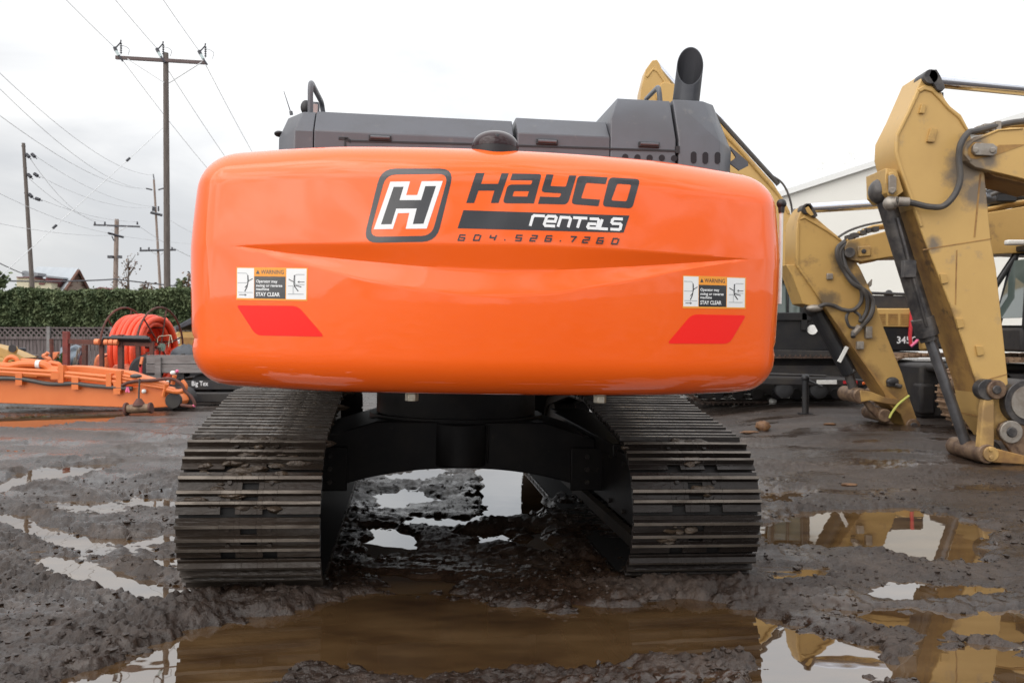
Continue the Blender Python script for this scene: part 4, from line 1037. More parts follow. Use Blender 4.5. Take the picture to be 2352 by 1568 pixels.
# front edge of the stick is grimy behind the cylinder
b = MB(); q = [(2098, 480), (2121, 544), (2183, 701), (2246, 885), (2262, 960)]
f = [p - V((.004, 0, -.001)) for p in prof(q, YA)]
b.add([p + V((0, .02, 0)) for p in f] + [p + V((0, TA - .02, 0)) for p in f], [(k, k + 1, len(f) + k + 1, len(f) + k) for k in range(len(f) - 1)])
b.build('front_plate', M['yellow_dirty'], STA, smooth=60)
b = MB(); pin(b, (2139, 176), YA - .06, YA + .20, .085); pin(b, (2139, 176), YA + .36, YA + TA + .06, .085)
for dy, dd in ((-.06, .05), (TA + .0, .05)):
    b.prism([p + V((0, dy, 0)) for p in prof([(2127, 178), (2132, 164), (2146, 163), (2155, 178), (2166, 205), (2158, 214), (2147, 210)], YA)], (0, dd, 0))
b.box(P(2163, 215, YA) + V((.0, .3, -.03)), (.1, .5, .12))
b.build('nose_boss', M['grease'], STA, bevel=.008)
b = MB(); rod(b, (2128, 183), (2360, 205), YA + .28, .085); rod(b, (2360, 205), (2700, 236), YA + .28, .085); b.build('stick_cylinder_rod', M['chrome'], A)
b = MB(); rod(b, (2560, 223), (3200, 285), YA + .28, .15); b.build('stick_cylinder', M['yellow_b'], A)
# boom
bo = [(2219, 368), (2214, 346), (2222, 326), (2240, 314), (2262, 309), (2290, 299), (2320, 293), (2352, 293), (2500, 292), (2700, 330), (2950, 460), (3250, 760), (3180, 830), (2900, 590), (2680, 470), (2500, 440), (2400, 425), (2340, 408), (2290, 396), (2240, 384)]
b = MB(); plate(b, bo, YA - .10, .14); b.prism([p + V((0, TA + .04 + .0, 0)) for p in prof(bo, YA)], (0, .10, 0))
bo2 = [(x if x > 2300 else 2300 + (x - 2300) * .12, y) for x, y in bo]; b.prism([p + V((0, .05, 0)) for p in prof(bo2, YA)], (0, TA - .02, 0))
raised(b, [Z7(*p) for p in ((1400, 830), (1360, 780), (1370, 720), (1420, 672), (1600, 600), (1780, 590), (1780, 600), (1610, 612), (1430, 690), (1392, 735), (1390, 780), (1420, 815))], YA - .10, .016)
BA = b.build('boom', M['yellow'], A, bevel=.012)
b = MB(); raised(b, [Z7(*p) for p in ((1385, 800), (1382, 720), (1430, 690), (1490, 692), (1480, 705), (1600, 720), (1610, 710), (1790, 705), (1790, 712), (1600, 780), (1450, 810))], YA - .10, .004); b.build('grease_patch', M['yellow_dirty'], BA)
b = MB(); raised(b, [Z7(*p) for p in ((1420, 720), (1440, 700), (1560, 705), (1590, 730), (1585, 775), (1560, 790), (1440, 785), (1418, 760))], YA - .116, .04)
b.cyl(P(*Z7(1450, 745), YA - .17), P(*Z7(1450, 745), YA - .15), .03, n=16); b.cyl(P(*Z7(1570, 745), YA - .18), P(*Z7(1570, 745), YA - .14), .035, n=6); b.build('pin_keeper', M['bare'], BA, bevel=.006)
b = MB(); 
b.prism([p + V((0, -.012, 0)) for p in prof([(2258, 392), (2290, 397), (2340, 409), (2400, 426), (2400, 436), (2340, 419), (2284, 406)], YA)], (0, TA, 0)); b.build('boom_underside', M['yellow_dirty'], BA)
# front bracket and its pin
b = MB(); raised(b, [(2036, 388), (2042, 395), (2052, 395), (2060, 408), (2062, 444), (2052, 452), (2040, 450), (2034, 432), (2032, 405)], YA, .01); raised(b, [(2038, 398), (2048, 396), (2056, 402), (2058, 440), (2050, 448), (2042, 444)], YA - .02, .05)
b.prism([p for p in prof([(2034, 386), (2060, 390), (2076, 440), (2052, 458), (2036, 442)], YA)], (0, TA, 0))
b.build('cylinder_bracket', M['yellow_b'], STA, bevel=.01)
b = MB(); raised(b, [(2040, 404), (2050, 401), (2058, 408), (2058, 438), (2050, 447), (2041, 442)], YA - .065, .02, 0); b.cyl(P(2050, 437, YA - .11), P(2050, 437, YA - .08), .035, n=16); b.build('pin_keeper', M['bare'], STA, bevel=.006)
# bucket cylinder along the front
yc_ = YA + .26
b = MB(); rod(b, (2032, 452), (2126, 752), yc_, .108); b.cyl(P(2118, 730, yc_), P(2131, 772, yc_), .130, n=24); b.cyl(P(2131, 770, yc_), P(2135, 782, yc_), .105, n=24); b.ball(P(2026, 440, yc_), .16, 8)
b.tube([P(2062, 500, YA + .13), P(2098, 640, YA + .12), P(2128, 750, YA + .13)], .022, 8); b.box(P(2087, 618, YA + .13), (.14, .1, .2)); b.build('bucket_cylinder', M['grease'], A, bevel=.006)
b = MB(); rod(b, (2130, 765), (2222, 1028), yc_, .062); b.build('cylinder_rod', M['rod_steel'], A)
# hose looping across the stick
hs = spline([P(*Z7(860, 1115), YA - .02), P(*Z7(930, 1105), YA - .09), P(*Z7(1010, 1120), YA - .10), P(*Z7(1120, 1145), YA - .10), P(*Z7(1220, 1140), YA - .11), P(*Z7(1300, 1060), YA - .12), P(*Z7(1338, 950), YA - .13), P(*Z7(1330, 800), YA - .14), P(*Z7(1345, 700), YA - .16), P(*Z7(1395, 625), YA - .14), P(*Z7(1450, 610), YA - .08), P(*Z7(1620, 570), YA + .05), P(*Z7(1760, 545), YA + .1), P(2420, 276, YA + .1)])
MB().tube(hs, .035, 10).build('hydraulic_hose', M['hose'], A)
b = MB(); b.cyl(P(*Z7(840, 1120), YA), P(*Z7(900, 1108), YA - .07), .06, n=14); b.cyl(P(*Z7(900, 1108), YA - .08), P(*Z7(980, 1112), YA - .1), .052, n=14); b.ball(P(*Z7(848, 1122), YA), .085, 8)
for k in range(4): b.box(P(*Z7(1470 + k * 42, 607 - k * 9), YA + .05), (.06, .1, .09 + .02 * (k % 2)))
b.build_each('hose_fitting', M['bare'], A, bevel=.006)
b = MB(); b.tube([P(*Z7(1480, 622), YA + .15), P(*Z7(1650, 588), YA + .18), P(*Z7(1790, 570), YA + .2), P(2500, 283, YA + .2)], .03, 8); b.build('pipe', M['yellow_b'], A)
# linkage at the foot
b = MB()
plate(b, [Z5(*p) for p in ((1110, 440), (1180, 380), (1230, 420), (1200, 560), (1200, 1160), (1170, 1320), (1080, 1390), (1000, 1360), (1000, 1250), (1045, 690), (1070, 560))], YA - .12, .10)
plate(b, [Z5(*p) for p in ((1110, 440), (1180, 380), (1230, 420), (1200, 560), (1200, 1160), (1170, 1320), (1080, 1390), (1000, 1360), (1000, 1250), (1045, 690), (1070, 560))], YA + TA + .04, .10)
b.build_each('link_arm', M['yellow'], A, bevel=.012)
b = MB(); pin(b, Z5(1240, 450), YA - .16, YA + TA + .16, .11); pin(b, Z5(1110, 1300), YA - .14, YA + TA + .05, .11); b.build_each('link_pin', M['rust_pin'], A, bevel=.012)
b = MB(); pin(b, Z5(1240, 450), YA - .175, YA - .15, .05); pin(b, Z5(1120, 450), YA - .13, YA + .0, .12); pin(b, Z5(1130, 1300), YA + .08, YA + .17, .16); b.build_each('pin_collar', M['grease'], A, bevel=.008)
b = MB(); plate(b, [Z5(*p) for p in ((1050, 1290), (1090, 1220), (1180, 1215), (1480, 1290), (1600, 1320), (1600, 1440), (1300, 1420), (1150, 1410), (1070, 1370))], YA - .13, .12); plate(b, [Z5(*p) for p in ((1090, 1220), (1480, 1290), (1600, 1320), (1600, 1440), (1150, 1410))], YA + TA, .12); b.build_each('bucket_link', M['yellow_dirty'], A, bevel=.01)
b = MB(); pin(b, Z5(1160, 1300), YA - .165, YA - .12, .085); pin(b, Z5(1160, 1240), YA - .18, YA - .15, .025); pin(b, Z5(1165, 1345), YA - .18, YA - .15, .025); b.build('link_cap', M['yellow'], A, bevel=.006)
bk = [Z5(*p) for p in ((1250, 980), (1290, 900), (1380, 860), (1500, 870), (1640, 930), (1900, 1000), (2300, 1000), (2500, 1250), (2300, 1470), (1700, 1440), (1560, 1400), (1420, 1270), (1290, 1090))]
b = MB(); plate(b, bk, YA - .10, .06); plate(b, bk, YA + TA + .5, .06)
b.prism([p + V((0, 0, 0)) for p in prof([Z5(*q) for q in ((1700, 1440), (2300, 1470), (2500, 1250), (2460, 1230), (2280, 1440), (1700, 1410))], YA)], (0, TA + .5, 0))
b.build('bucket', M['rust_pin'], A, bevel=.01)
b = MB(); pin(b, Z5(1430, 1010), YA - .13, YA - .09, .13); b.build('bucket_boss', M['bare'], A, bevel=.01)
b = MB(); pin(b, Z5(1440, 1010), YA - .145, YA - .12, .06); pin(b, Z5(1640, 620), YA - .12, YA + .3, .26, n=36); b.build_each('pin_bore', M['grease'], A, bevel=.01)
b = MB(); pin(b, Z5(1650, 620), YA - .135, YA - .11, .19, n=36); b.build('pin_plate', M['bare'], A)
# body of A, out of frame to the right
bx = P(3250, 760, YA).x
MB().box((bx + 2.6, YA + .9, 1.75), (4.6, 2.9, 1.5)).box((bx + 1.2, YA - .1, 2.6), (1.7, 1.1, 1.9)).box((bx + 1.6, YA + .9, .95), (2.4, 2.2, .3)).build('body', M['yellow_b'], A, bevel=.08)
crawler(A, bx + 1.6, YA - .9, .12, 4.6, 1.0, .7, M['mud_track'])

# ---- B: second stick
YB, TB = 13.0, .52
B = thing('excavator', 'yellow excavator with a shorter rust stained stick tied with a lime strap', 'excavator', (P(2095, 985, YB).x, YB, .1), 'yellow excavators parked on the right')
stB = [(1830, 509), (1838, 488), (1850, 470), (1862, 470), (1874, 499), (1900, 522), (1932, 548), (1965, 600), (1975, 614), (2003, 673), (2030, 753), (2072, 857), (2086, 905), (2104, 955), (2110, 978), (2098, 990), (2083, 987), (2068, 950), (2037, 926), (2031, 902), (1990, 842), (1951, 787), (1909, 725), (1888, 697), (1827, 607), (1828, 540)]
b = MB(); plate(b, stB, YB, TB); raised(b, [(1830, 509), (1836, 512), (1834, 606), (1894, 697), (1888, 697), (1827, 607), (1828, 540)], YB, .02); raised(b, [(1836, 505), (1848, 494), (1900, 526), (1932, 551), (1932, 556), (1898, 532), (1848, 503)], YB, .02)
STB = b.build('stick', M['yellow_b'], B, bevel=.012)
b = MB(); q = [(1888, 697), (1909, 725), (1951, 787), (1990, 842), (2031, 902), (2037, 926), (2068, 950)]
f = [p - V((.004, 0, 0)) for p in prof(q, YB)]; b.add([p + V((0, .02, 0)) for p in f] + [p + V((0, TB - .02, 0)) for p in f], [(k, k + 1, len(f) + k + 1, len(f) + k) for k in range(len(f) - 1)])
raised(b, [(1951, 787), (1962, 800), (2000, 850), (2044, 902), (2060, 915), (2068, 950), (2037, 926), (2031, 902), (1990, 842)], YB, .004)
b.build('front_plate', M['yellow_dirty'], STB, smooth=60)
b = MB(); pin(b, (1854, 480), YB - .05, YB + .16, .08); pin(b, (1854, 480), YB + .34, YB + TB + .05, .08)
for dy in (-.05, TB): b.prism([p + V((0, dy, 0)) for p in prof([(1845, 477), (1850, 468), (1860, 468), (1868, 480), (1876, 496), (1870, 501), (1858, 496)], YB)], (0, .05, 0))
b.build_each('nose_boss', M['grease'], STB, bevel=.008)
raised(b2 := MB(), [(1849, 478), (1856, 474), (1864, 486), (1868, 494), (1862, 496), (1853, 488)], YB - .05, .02); b2.build('pin_keeper', M['yellow_b'], STB)
b = MB(); rod(b, (1850, 479), (2050, 467), YB + .25, .075); rod(b, (2050, 467), (2275, 453), YB + .25, .075); b.build('stick_cylinder_rod', M['chrome'], B)
b = MB(); rod(b, (2270, 453), (2900, 470), YB + .25, .16); b.box(P(2300, 450, YB + .05), (.3, .3, .22)); b.build('stick_cylinder', M['black'], B, bevel=.02)
boB = [(1942, 582), (1940, 566), (1948, 552), (1984, 544), (2046, 528), (2150, 508), (2271, 488), (2352, 474), (2550, 450), (2800, 470), (3100, 640), (3060, 760), (2800, 620), (2600, 590), (2352, 581), (2284, 584), (2150, 588), (2046, 590), (1978, 601), (1955, 598)]
b = MB(); plate(b, boB, YB - .09, .12); b.prism([p + V((0, TB + .05, 0)) for p in prof(boB, YB)], (0, .1, 0)); b.prism([p + V((0, .05, 0)) for p in prof([(x if x > 2010 else 2010 + (x - 2010) * .1, y) for x, y in boB], YB)], (0, TB - .02, 0))
raised(b, [(1968, 566), (1998, 565), (1999, 588), (1970, 590)], YB - .09, .03)
BB = b.build('boom', M['yellow_b'], B, bevel=.012)
b = MB(); b.cyl(P(1952, 580, YB - .16), P(1952, 580, YB - .09), .075, n=20); b.cyl(P(1984, 577, YB - .14), P(1984, 577, YB - .1), .035, n=10); b.build_each('pivot_pin', M['grease'], BB, bevel=.006)
b = MB()
for k, (dy, dx) in enumerate(((0, 0), (.08, 6), (.16, -4))):
    b.tube(spline([P(1945 + dx, 553, YB - .05 + dy), P(1965 + dx, 540, YB + dy), P(2000, 522 + k * 3, YB + dy), P(2046, 515 + k * 3, YB + dy), P(2150, 500, YB + dy), P(2275, 478 + k * 4, YB + dy), P(2352, 462 + k * 4, YB + dy), P(2600, 440, YB + dy)]), .022, 8)
b.build_each('boom_pipe', M['yellow'], BB)
b = MB()
for x, y in ((1950, 546), (1962, 541), (1980, 535), (1990, 530), (2008, 527)): b.box(P(x, y, YB), (.08, .16, .07))
b.tube(spline([P(1925, 545, YB), P(1950, 530, YB + .1), P(1985, 518, YB + .1), P(2030, 509, YB + .1)]), .018, 6); b.tube(spline([P(2276, 448, YB - .05), P(2300, 440, YB - .1), P(2320, 446, YB - .05), P(2352, 440, YB)]), .03, 8)
b.build_each('hose_fitting', M['hose'], BB)
# hoses falling down the stick
hm = MB()
for pts, r_ in (([Z8(590, 30), Z8(545, 70), Z8(545, 140), Z8(590, 230), Z8(650, 310), Z8(730, 360), Z8(775, 430), Z8(760, 520), Z8(700, 590), Z8(650, 630), Z8(645, 660)], .036), ([Z8(600, 40), Z8(560, 90), Z8(570, 170), Z8(640, 270), Z8(710, 350), Z8(740, 420), Z8(730, 500), Z8(690, 560)], .030),
                ([Z8(570, 60), Z8(600, 200), Z8(690, 330), Z8(700, 420), Z8(650, 480), Z8(580, 480), Z8(520, 455), Z8(460, 445), Z8(410, 465)], .030), ([Z8(620, 490), Z8(600, 530), Z8(620, 590), Z8(660, 600)], .022), ([Z8(650, 488), Z8(690, 520), Z8(690, 560)], .022)):
    hm.tube(spline([P(*p, YB - .05 - .05 * math.sin(i * 1.1) ** 2) for i, p in enumerate(pts)]), r_, 8)
hm.build_each('hydraulic_hose', M['hose'], B)
b = MB(); b.ball(P(*Z8(390, 470), YB - .03), .08, 8, 0, (1.6, 1, .7)); b.cyl(P(*Z8(645, 640), YB - .05), P(*Z8(690, 590), YB - .06), .05, n=10); b.box(P(*Z8(745, 630), YB - .03), (.10, .08, .18)); b.box(P(*Z8(690, 715), YB - .03), (.10, .08, .12)); b.box(P(*Z8(490, 260), YB - .02), (.09, .05, .09))
b.prism(prof([Z8(745, 310), Z8(775, 275), Z8(770, 320), Z8(750, 335)], YB + .1), (0, .05, 0)); b.build_each('hose_clamp', M['bare'], B, bevel=.01)
# front lug and bucket cylinder of B
b = MB(); plate(b, [Z8(*p) for p in ((200, 182), (262, 182), (440, 440), (400, 465), (310, 440), (240, 250))], YB + .02, TB - .04); b.build('front_lug', M['yellow_b'], STB, bevel=.01)
b = MB(); yb2 = YB + .22; rod(b, Z8(395, 480), Z8(620, 900), yb2, .115); b.ball(P(*Z8(385, 465), yb2), .15, 8); b.build('bucket_cylinder', M['black'], B, bevel=.006)
b = MB(); b.box(P(*Z8(578, 775), YB + .08), (.05, .03, .26), Matrix.Rotation(R(28), 3, 'Y')); b.build('cylinder_label', M['white_paint'], B)
b = MB(); rod(b, Z8(610, 890), Z8(650, 1010), yb2, .07); b.cyl(P(*Z8(590, 925), yb2), P(*Z8(660, 880), yb2 - .1), .035, n=10); b.build('cylinder_rod', M['grease'], B)
b = MB(); pin(b, Z8(700, 1050), YB - .05, YB + TB + .1, .115); pin(b, Z8(860, 1180), YB - .05, YB + TB + .1, .10); pin(b, Z8(1045, 1250), YB - .03, YB + .12, .11); pin(b, Z8(1045, 1250), YB + TB - .12, YB + TB + .02, .11); b.build_each('link_pin', M['rust_pin'], B, bevel=.015)
b = MB(); plate(b, [Z8(*p) for p in ((690, 1010), (760, 1020), (860, 1060), (960, 1075), (960, 1110), (880, 1105), (760, 1080), (700, 1090))], YB - .06, .08); plate(b, [Z8(*p) for p in ((690, 1010), (860, 1060), (960, 1075), (960, 1110), (760, 1080))], YB + TB, .08); b.build_each('link_arm', M['yellow_b'], B, bevel=.01)
b = MB(); plate(b, [Z8(*p) for p in ((700, 1060), (760, 1090), (880, 1200), (920, 1240), (840, 1230), (760, 1150))], YB + .02, .10); plate(b, [Z8(*p) for p in ((700, 1060), (760, 1090), (880, 1200), (920, 1240), (840, 1230), (760, 1150))], YB + TB - .1, .10); b.build_each('bucket_link', M['rust_pin'], B, bevel=.01)
b = MB(); pin(b, Z8(1050, 1252), YB - .045, YB - .02, .06); b.box(P(*Z8(900, 965), YB), (.16, .12, .10)); b.ball(P(*Z8(905, 955), YB - .03), .07, 7, 0, (1.4, .8, 1)); b.cyl(P(*Z8(920, 975), YB - .06), P(*Z8(965, 990), YB - .06), .035, n=8); b.build('valve_block', M['grease'], B, bevel=.01)
b = MB(); b.tube(spline([P(*Z8(1015, 1048), YB - .05), P(*Z8(980, 1075), YB - .08), P(*Z8(940, 1110), YB - .08), P(*Z8(900, 1165), YB - .06), P(*Z8(885, 1195), YB - .05)]), [.018] * 33, 6); st_ = b.build('lifting_strap', M['yellow_strap'], None)
tag(st_, 'lime yellow strap tied round the foot of the rusty yellow stick', 'strap')
# body and cab of B at the right edge
xb_ = P(2290, 700, YB - .3).x
b = MB(); b.box((xb_ + 2.6, YB + .45, 1.45), (5.2, 2.7, .34)); b.box((xb_ + 3.6, YB + .45, 2.0), (3.2, 2.7, 1.0)); b.build('body', M['dull_black'], B, bevel=.04)
b = MB()
cl_, cr_ = xb_ + .05, xb_ + 1.85; y0_, y1_ = YB - .92, YB - .02; zb0, zt0 = 1.62, 2.76
for x, ztop in ((cl_ + .02, zb0 + .5),): pass
for y in (y0_, y1_):
    b.tube([(cl_, y, zb0), (cl_ + .03, y, zb0 + .55), (cl_ + .42, y, zt0)], .05, 8); b.tube([(cl_ + .10, y, zb0), (cl_ + .38, y, zt0 - .05)], .055, 8); b.box((cr_ - .03, y, (zb0 + zt0) / 2), (.08, .08, zt0 - zb0)); b.box(((cl_ + cr_) / 2 + .2, y, zt0), (1.45, .1, .12)); b.box(((cl_ + cr_) / 2, y, zb0 - .08), (1.8, .1, .24)); b.box((cl_ + .9, y, (zb0 + zt0) / 2), (.07, .07, zt0 - zb0))
b.box(((cl_ + cr_) / 2 + .2, (y0_ + y1_) / 2, zt0 + .03), (1.5, .95, .08)); b.box(((cl_ + cr_) / 2, (y0_ + y1_) / 2, zb0 - .12), (1.8, .95, .2))
CB = b.build('cab', M['black'], B, bevel=.012)
b = MB(); b.box(((cl_ + cr_) / 2 + .25, y0_ + .05, (zb0 + zt0) / 2 + .1), (1.2, .012, .9)); b.box((cl_ + .2, (y0_ + y1_) / 2, (zb0 + zt0) / 2), (.012, .8, .9), Matrix.Rotation(R(18), 3, 'Y')); b.build('cab_window', M['glass'], CB)
b = MB(); b.box((cl_ - .05, y0_ + .1, zt0 + .05), (.34, .10, .07)); b.build('work_light', M['white_paint'], CB, bevel=.02)
crawler(B, xb_ + 1.6, YB - .9, .14, 5.0, 1.05, .6, M['mud_track'])
b = MB(); x0_ = P(2085, 900, YB + 1.2).x; b.box((x0_ + .45, YB + 1.6, .62), (.85, 1.6, .85)); b.box((x0_ + .9, YB + 1.4, 1.0), (1.6, 1.8, .12)); b.box((x0_ + .12, YB + .9, .5), (.25, .3, .5)); b.build('undercarriage_frame', M['dull_black'], B, bevel=.05)

# ---- C: dark sided excavator behind, boom reaching up behind the orange machine
YC = 17.0
Cx = thing('excavator', 'black sided yellow excavator at the back, its boom rising behind the exhaust stack', 'excavator', (P(1950, 900, YC).x, YC, .2), 'yellow excavators parked on the right')
def bodyC(pts, t, Y=YC): return prof(pts, Y), (0, t, 0)
b = MB(); b.prism(*bodyC([(1560, 745), (1800, 724), (2112, 742), (2140, 742), (2140, 806), (2112, 806), (1560, 806)], 2.8)); HC = b.build('house', M['black'], Cx, bevel=.03)
b = MB(); plate(b, [(1560, 800), (2110, 808), (2110, 822), (1560, 826)], YC - .06, 2.9); b.build('deck_edge', M['dull_black'], HC, bevel=.01)
b = MB(); plate(b, [(2004, 708), (2122, 708), (2122, 752), (2004, 750)], YC - .03, 2.86); EG = b.build('engine_panel', M['yellow'], Cx, bevel=.02)
b = MB()
for x0 in (2012, 2040, 2068, 2092):
    for k in range(6):
        a, c = P(x0, 722 + k * 4.4, YC - .03), P(x0 + 22, 722 + k * 4.4, YC - .03); b.box((a + c) / 2 + V((0, -.004, 0)), (c.x - a.x, .012, .022))
b.build('vent_slots', M['yellow_dirty'], EG)
b = MB(); plate(b, [(1995, 678), (2120, 680), (2120, 707), (1995, 707)], YC + .2, 2.3); b.tube(spline([P(2036, 706, YC + .3), P(2036, 680, YC + .3), P(2042, 671, YC + .3), P(2048, 680, YC + .3)]), .05, 10); b.tube([P(2000, 673, YC + .2), P(2115, 677, YC + .2)], .03, 8); b.build('engine_hood', M['dull_black'], Cx, bevel=.03)
b = MB(); plate(b, [(2110, 745), (2134, 742), (2145, 750), (2146, 795), (2136, 806), (2112, 806)], YC - .04, 2.9); b.build('counterweight', M['yellow'], Cx, bevel=.06)
vs, f2 = text2d('345C', 0, 0, .135, .40, .02); p0 = P(2060, 788, YC - .006)
b = MB().add([(p0.x + v[0], p0.y, p0.z - v[1]) for v in vs], f2); b.build('model_number', M['decal_white'], HC, smooth=0, normals=False)
b = MB(); b.box(P(1808, 640, YC), (.9, .1, .12)); b.box(P(1772, 690, YC), (.09, .1, 1.0)); b.box(P(1846, 700, YC), (.12, .1, 1.0)); b.box(P(1808, 727, YC), (.9, .1, .16)); b.box(P(1808, 690, YC + .9), (.9, .08, 1.0)); b.box(P(1809, 690, YC), (.04, .06, .8)); b.box(P(1808, 640, YC + .45), (.88, .98, .10)); b.box(P(1808, 727, YC + .45), (.88, .98, .14)); CC = b.build('cab', M['black'], Cx, bevel=.015)
b = MB(); b.box(P(1808, 684, YC + .04), (.75, .012, .75)); b.build('cab_window', M['glass'], CC)
b = MB(); b.cyl(P(1866, 757, YC - .03), P(1866, 757, YC), .095, n=24); b.build('round_sticker', M['white_paint'], HC)
boC = [(1506, 205), (1525, 188), (1560, 196), (1610, 238), (1652, 280), (1692, 326), (1740, 380), (1776, 420), (1802, 462), (1822, 505), (1834, 560), (1838, 640), (1830, 700), (1780, 700), (1776, 620), (1766, 540), (1742, 480), (1700, 425), (1640, 362), (1580, 300), (1530, 250), (1508, 226)]
b = MB(); plate(b, boC, YC + .9, .62); BC = b.build('boom', M['yellow'], Cx, bevel=.012)
b = MB(); b.tube(spline([P(1640, 262, YC + .95), P(1663, 286, YC + .95), P(1741, 372, YC + .95), P(1788, 424, YC + .95)]), .05, 8); b.build('boom_pipe', M['hose'], BC)
b = MB(); b.tube(spline([P(1660, 303, YC + .88), P(1700, 345, YC + .88), P(1752, 405, YC + .88), P(1790, 450, YC + .9), P(1812, 490, YC + .9)]), .035, 8); b.build('boom_pipe', M['yellow_b'], BC)
b = MB(); b.tube(spline([P(1770, 402, YC + .95), P(1796, 420, YC + .9), P(1812, 450, YC + .88), P(1820, 490, YC + .9), P(1818, 520, YC + .9)]), .022, 8); b.build('hydraulic_hose', M['hose'], BC)
stC = [(1464, 260), (1470, 228), (1472, 205), (1483, 160), (1498, 139), (1509, 137), (1515, 146), (1524, 168), (1542, 192), (1550, 215), (1540, 260), (1524, 330), (1500, 560), (1486, 840), (1474, 884), (1452, 884), (1450, 840), (1462, 560)]
b = MB(); plate(b, stC, YC + .95, .5); raised(b, [(1483, 175), (1500, 156), (1510, 160), (1540, 205), (1537, 208), (1508, 166), (1500, 162), (1487, 180)], YC + .95, .02); SC = b.build('stick', M['yellow'], Cx, bevel=.012)
b = MB(); rod(b, (1512, 150), (1552, 196), YC + 1.2, .07); rod(b, (1552, 196), (1660, 280), YC + 1.2, .07); b.build('stick_cylinder_rod', M['chrome'], Cx)
crawler(Cx, P(1830, 880, YC).x, YC - .1, .16, 4.4, .95, .6, M['dark_track'])
b = MB(); b.box(P(1840, 842, YC + 1.2), (3.0, 1.8, .5)); b.build('undercarriage_frame', M['dull_black'], Cx, bevel=.05)
# red strap hanging on C
b = MB(); b.tube([P(2096, 676, YC - .1), P(2094, 720, YC - .12), P(2090, 770, YC - .12), P(2092, 792, YC - .1)], .035, 6); b.tube([P(2092, 795, YC - .12), P(2104, 785, YC - .12), P(2116, 768, YC - .12)], .03, 6, 1)
tag(b.build('tie_strap', [M['red_paint'], M['pink']]), 'red and pink strap hanging on the black side of the rear excavator', 'strap')
# flatbed trailer standing before C
YT = 15.6
T = thing('trailer', 'low dark trailer with white plate and red and white tape behind the rusty stick', 'trailer', (P(1900, 905, YT).x, YT, .2))
b = MB(); b.prism(prof([(1600, 862), (1990, 872), (1990, 888), (1600, 880)], YT), (0, 1.3, 0)); b.prism(prof([(1740, 855), (1900, 861), (1900, 866), (1740, 862)], YT), (0, .1, 0)); b.build('trailer_frame', M['dull_black'], T, bevel=.02)
for px in (1800, 1880, 1960):
    b = MB(); c = P(px, 893, YT + .1); b.lathe([(.05, -.09), (.11, -.09), (.165, -.06), (.165, .06), (.11, .09), (.05, .09)], c, (0, 1, 0), 24); wt_ = b.build('wheel', M['tyre'], T)
b = MB(); c = P(1899, 877.5, YT - .02); b.box(c, (.36, .02, .075)); b.build('number_plate', M['white_paint'], T, bevel=.005)
b = MB()
for k, mm_ in enumerate((0, 1, 0)): b.box(P(1942 + k * 11, 877.5, YT - .02), (.082, .012, .055), mi=mm_)
b.build_each('reflective_tape', [M['red_paint'], M['white_paint']], T)
MB().box(P(1984, 880, YT - .03), (.05, .03, .05)).build('marker_lamp', mat('amber lens', (.75, .14, .03), .25), T, bevel=.01)
b = MB(); c = P(1850, 905, 14.6); c.z = gz(c.x, 14.6) - .05
top = P(1852, 868, 14.6); b.cyl(c, V((c.x, 14.6, top.z)), .055, n=14); b.cyl(V((c.x, 14.6, top.z - .02)), P(1888, 888, 14.5), .02, n=8); b.ball(V((c.x, 14.6, top.z)), .07, 8); b.box(c + V((0, 0, .05)), (.2, .2, .03))
tag(b.build('jack_stand', M['black']), 'black steel stand with a side lever in front of the trailer', 'stand')
# ---- white building behind everything on the right
YW = 42
def PW(x, y): return P(x, y, YW)
Wt = thing('building', 'long off white shed with a sloping roof edge behind the yellow excavators', 'building', (PW(2100, 830).x, YW, 0))
b = MB(); x0 = PW(1560, 0).x; e0, e1 = PW(1560, 528), PW(2700, 158); xr_ = e1.x + (e1.x - x0)
wa = [V((x0, YW, -.2)), V((xr_, YW, -.2)), V((xr_, YW, e0.z)), e1, e0]
b.prism(wa, (0, 30, 0)); b.build('wall', M['wall_white'], Wt)
b = MB()
for a, c in ((e0, e1), (e1, V((xr_, YW, e0.z)))):
    b.prism([a + V((0, -.25, .0)), c + V((0, -.25, 0)), c + V((0, -.25, .28)), a + V((0, -.25, .28))], (0, 30.6, 0))
b.build('roof', M['trim_white'], Wt)
b = MB()
for px, hh in ((1897, .7), (1908, .9), (1962, .5), (1975, .9), (1984, .6)):
    p = PW(px, 764); z_ = e0.z + (p.x - e0.x) / (e1.x - e0.x) * (e1.z - e0.z) + .2
    b.box((p.x, YW + 1, z_ + hh / 2), (.08, .08, hh)); b.box((p.x, YW + 1, z_ + hh), (.4, .1, .12))
b.build_each('roof_antenna', M['trim_white'], Wt)
b = MB(); b.box((PW(2120, 0).x, YW - .05, 1.6), (3.4, .08, 3.4)); b.build('shutter_door', M['trim_white'], Wt)
# ------------------------------------------------------------------ left of the yard
def ZA(x, y): return (x * .1389, 735 + y * .1389)
def ZB(x, y): return (204.2 + x * .16495, 694.2 + y * .16495)
def Z3(x, y): return (x * .2257, 612.5 + y * .2257)
def Z2(x, y): return (x * .2387, 306 + y * .2387)
def Z1p(x, y): return (x * .26046, y * .26046)
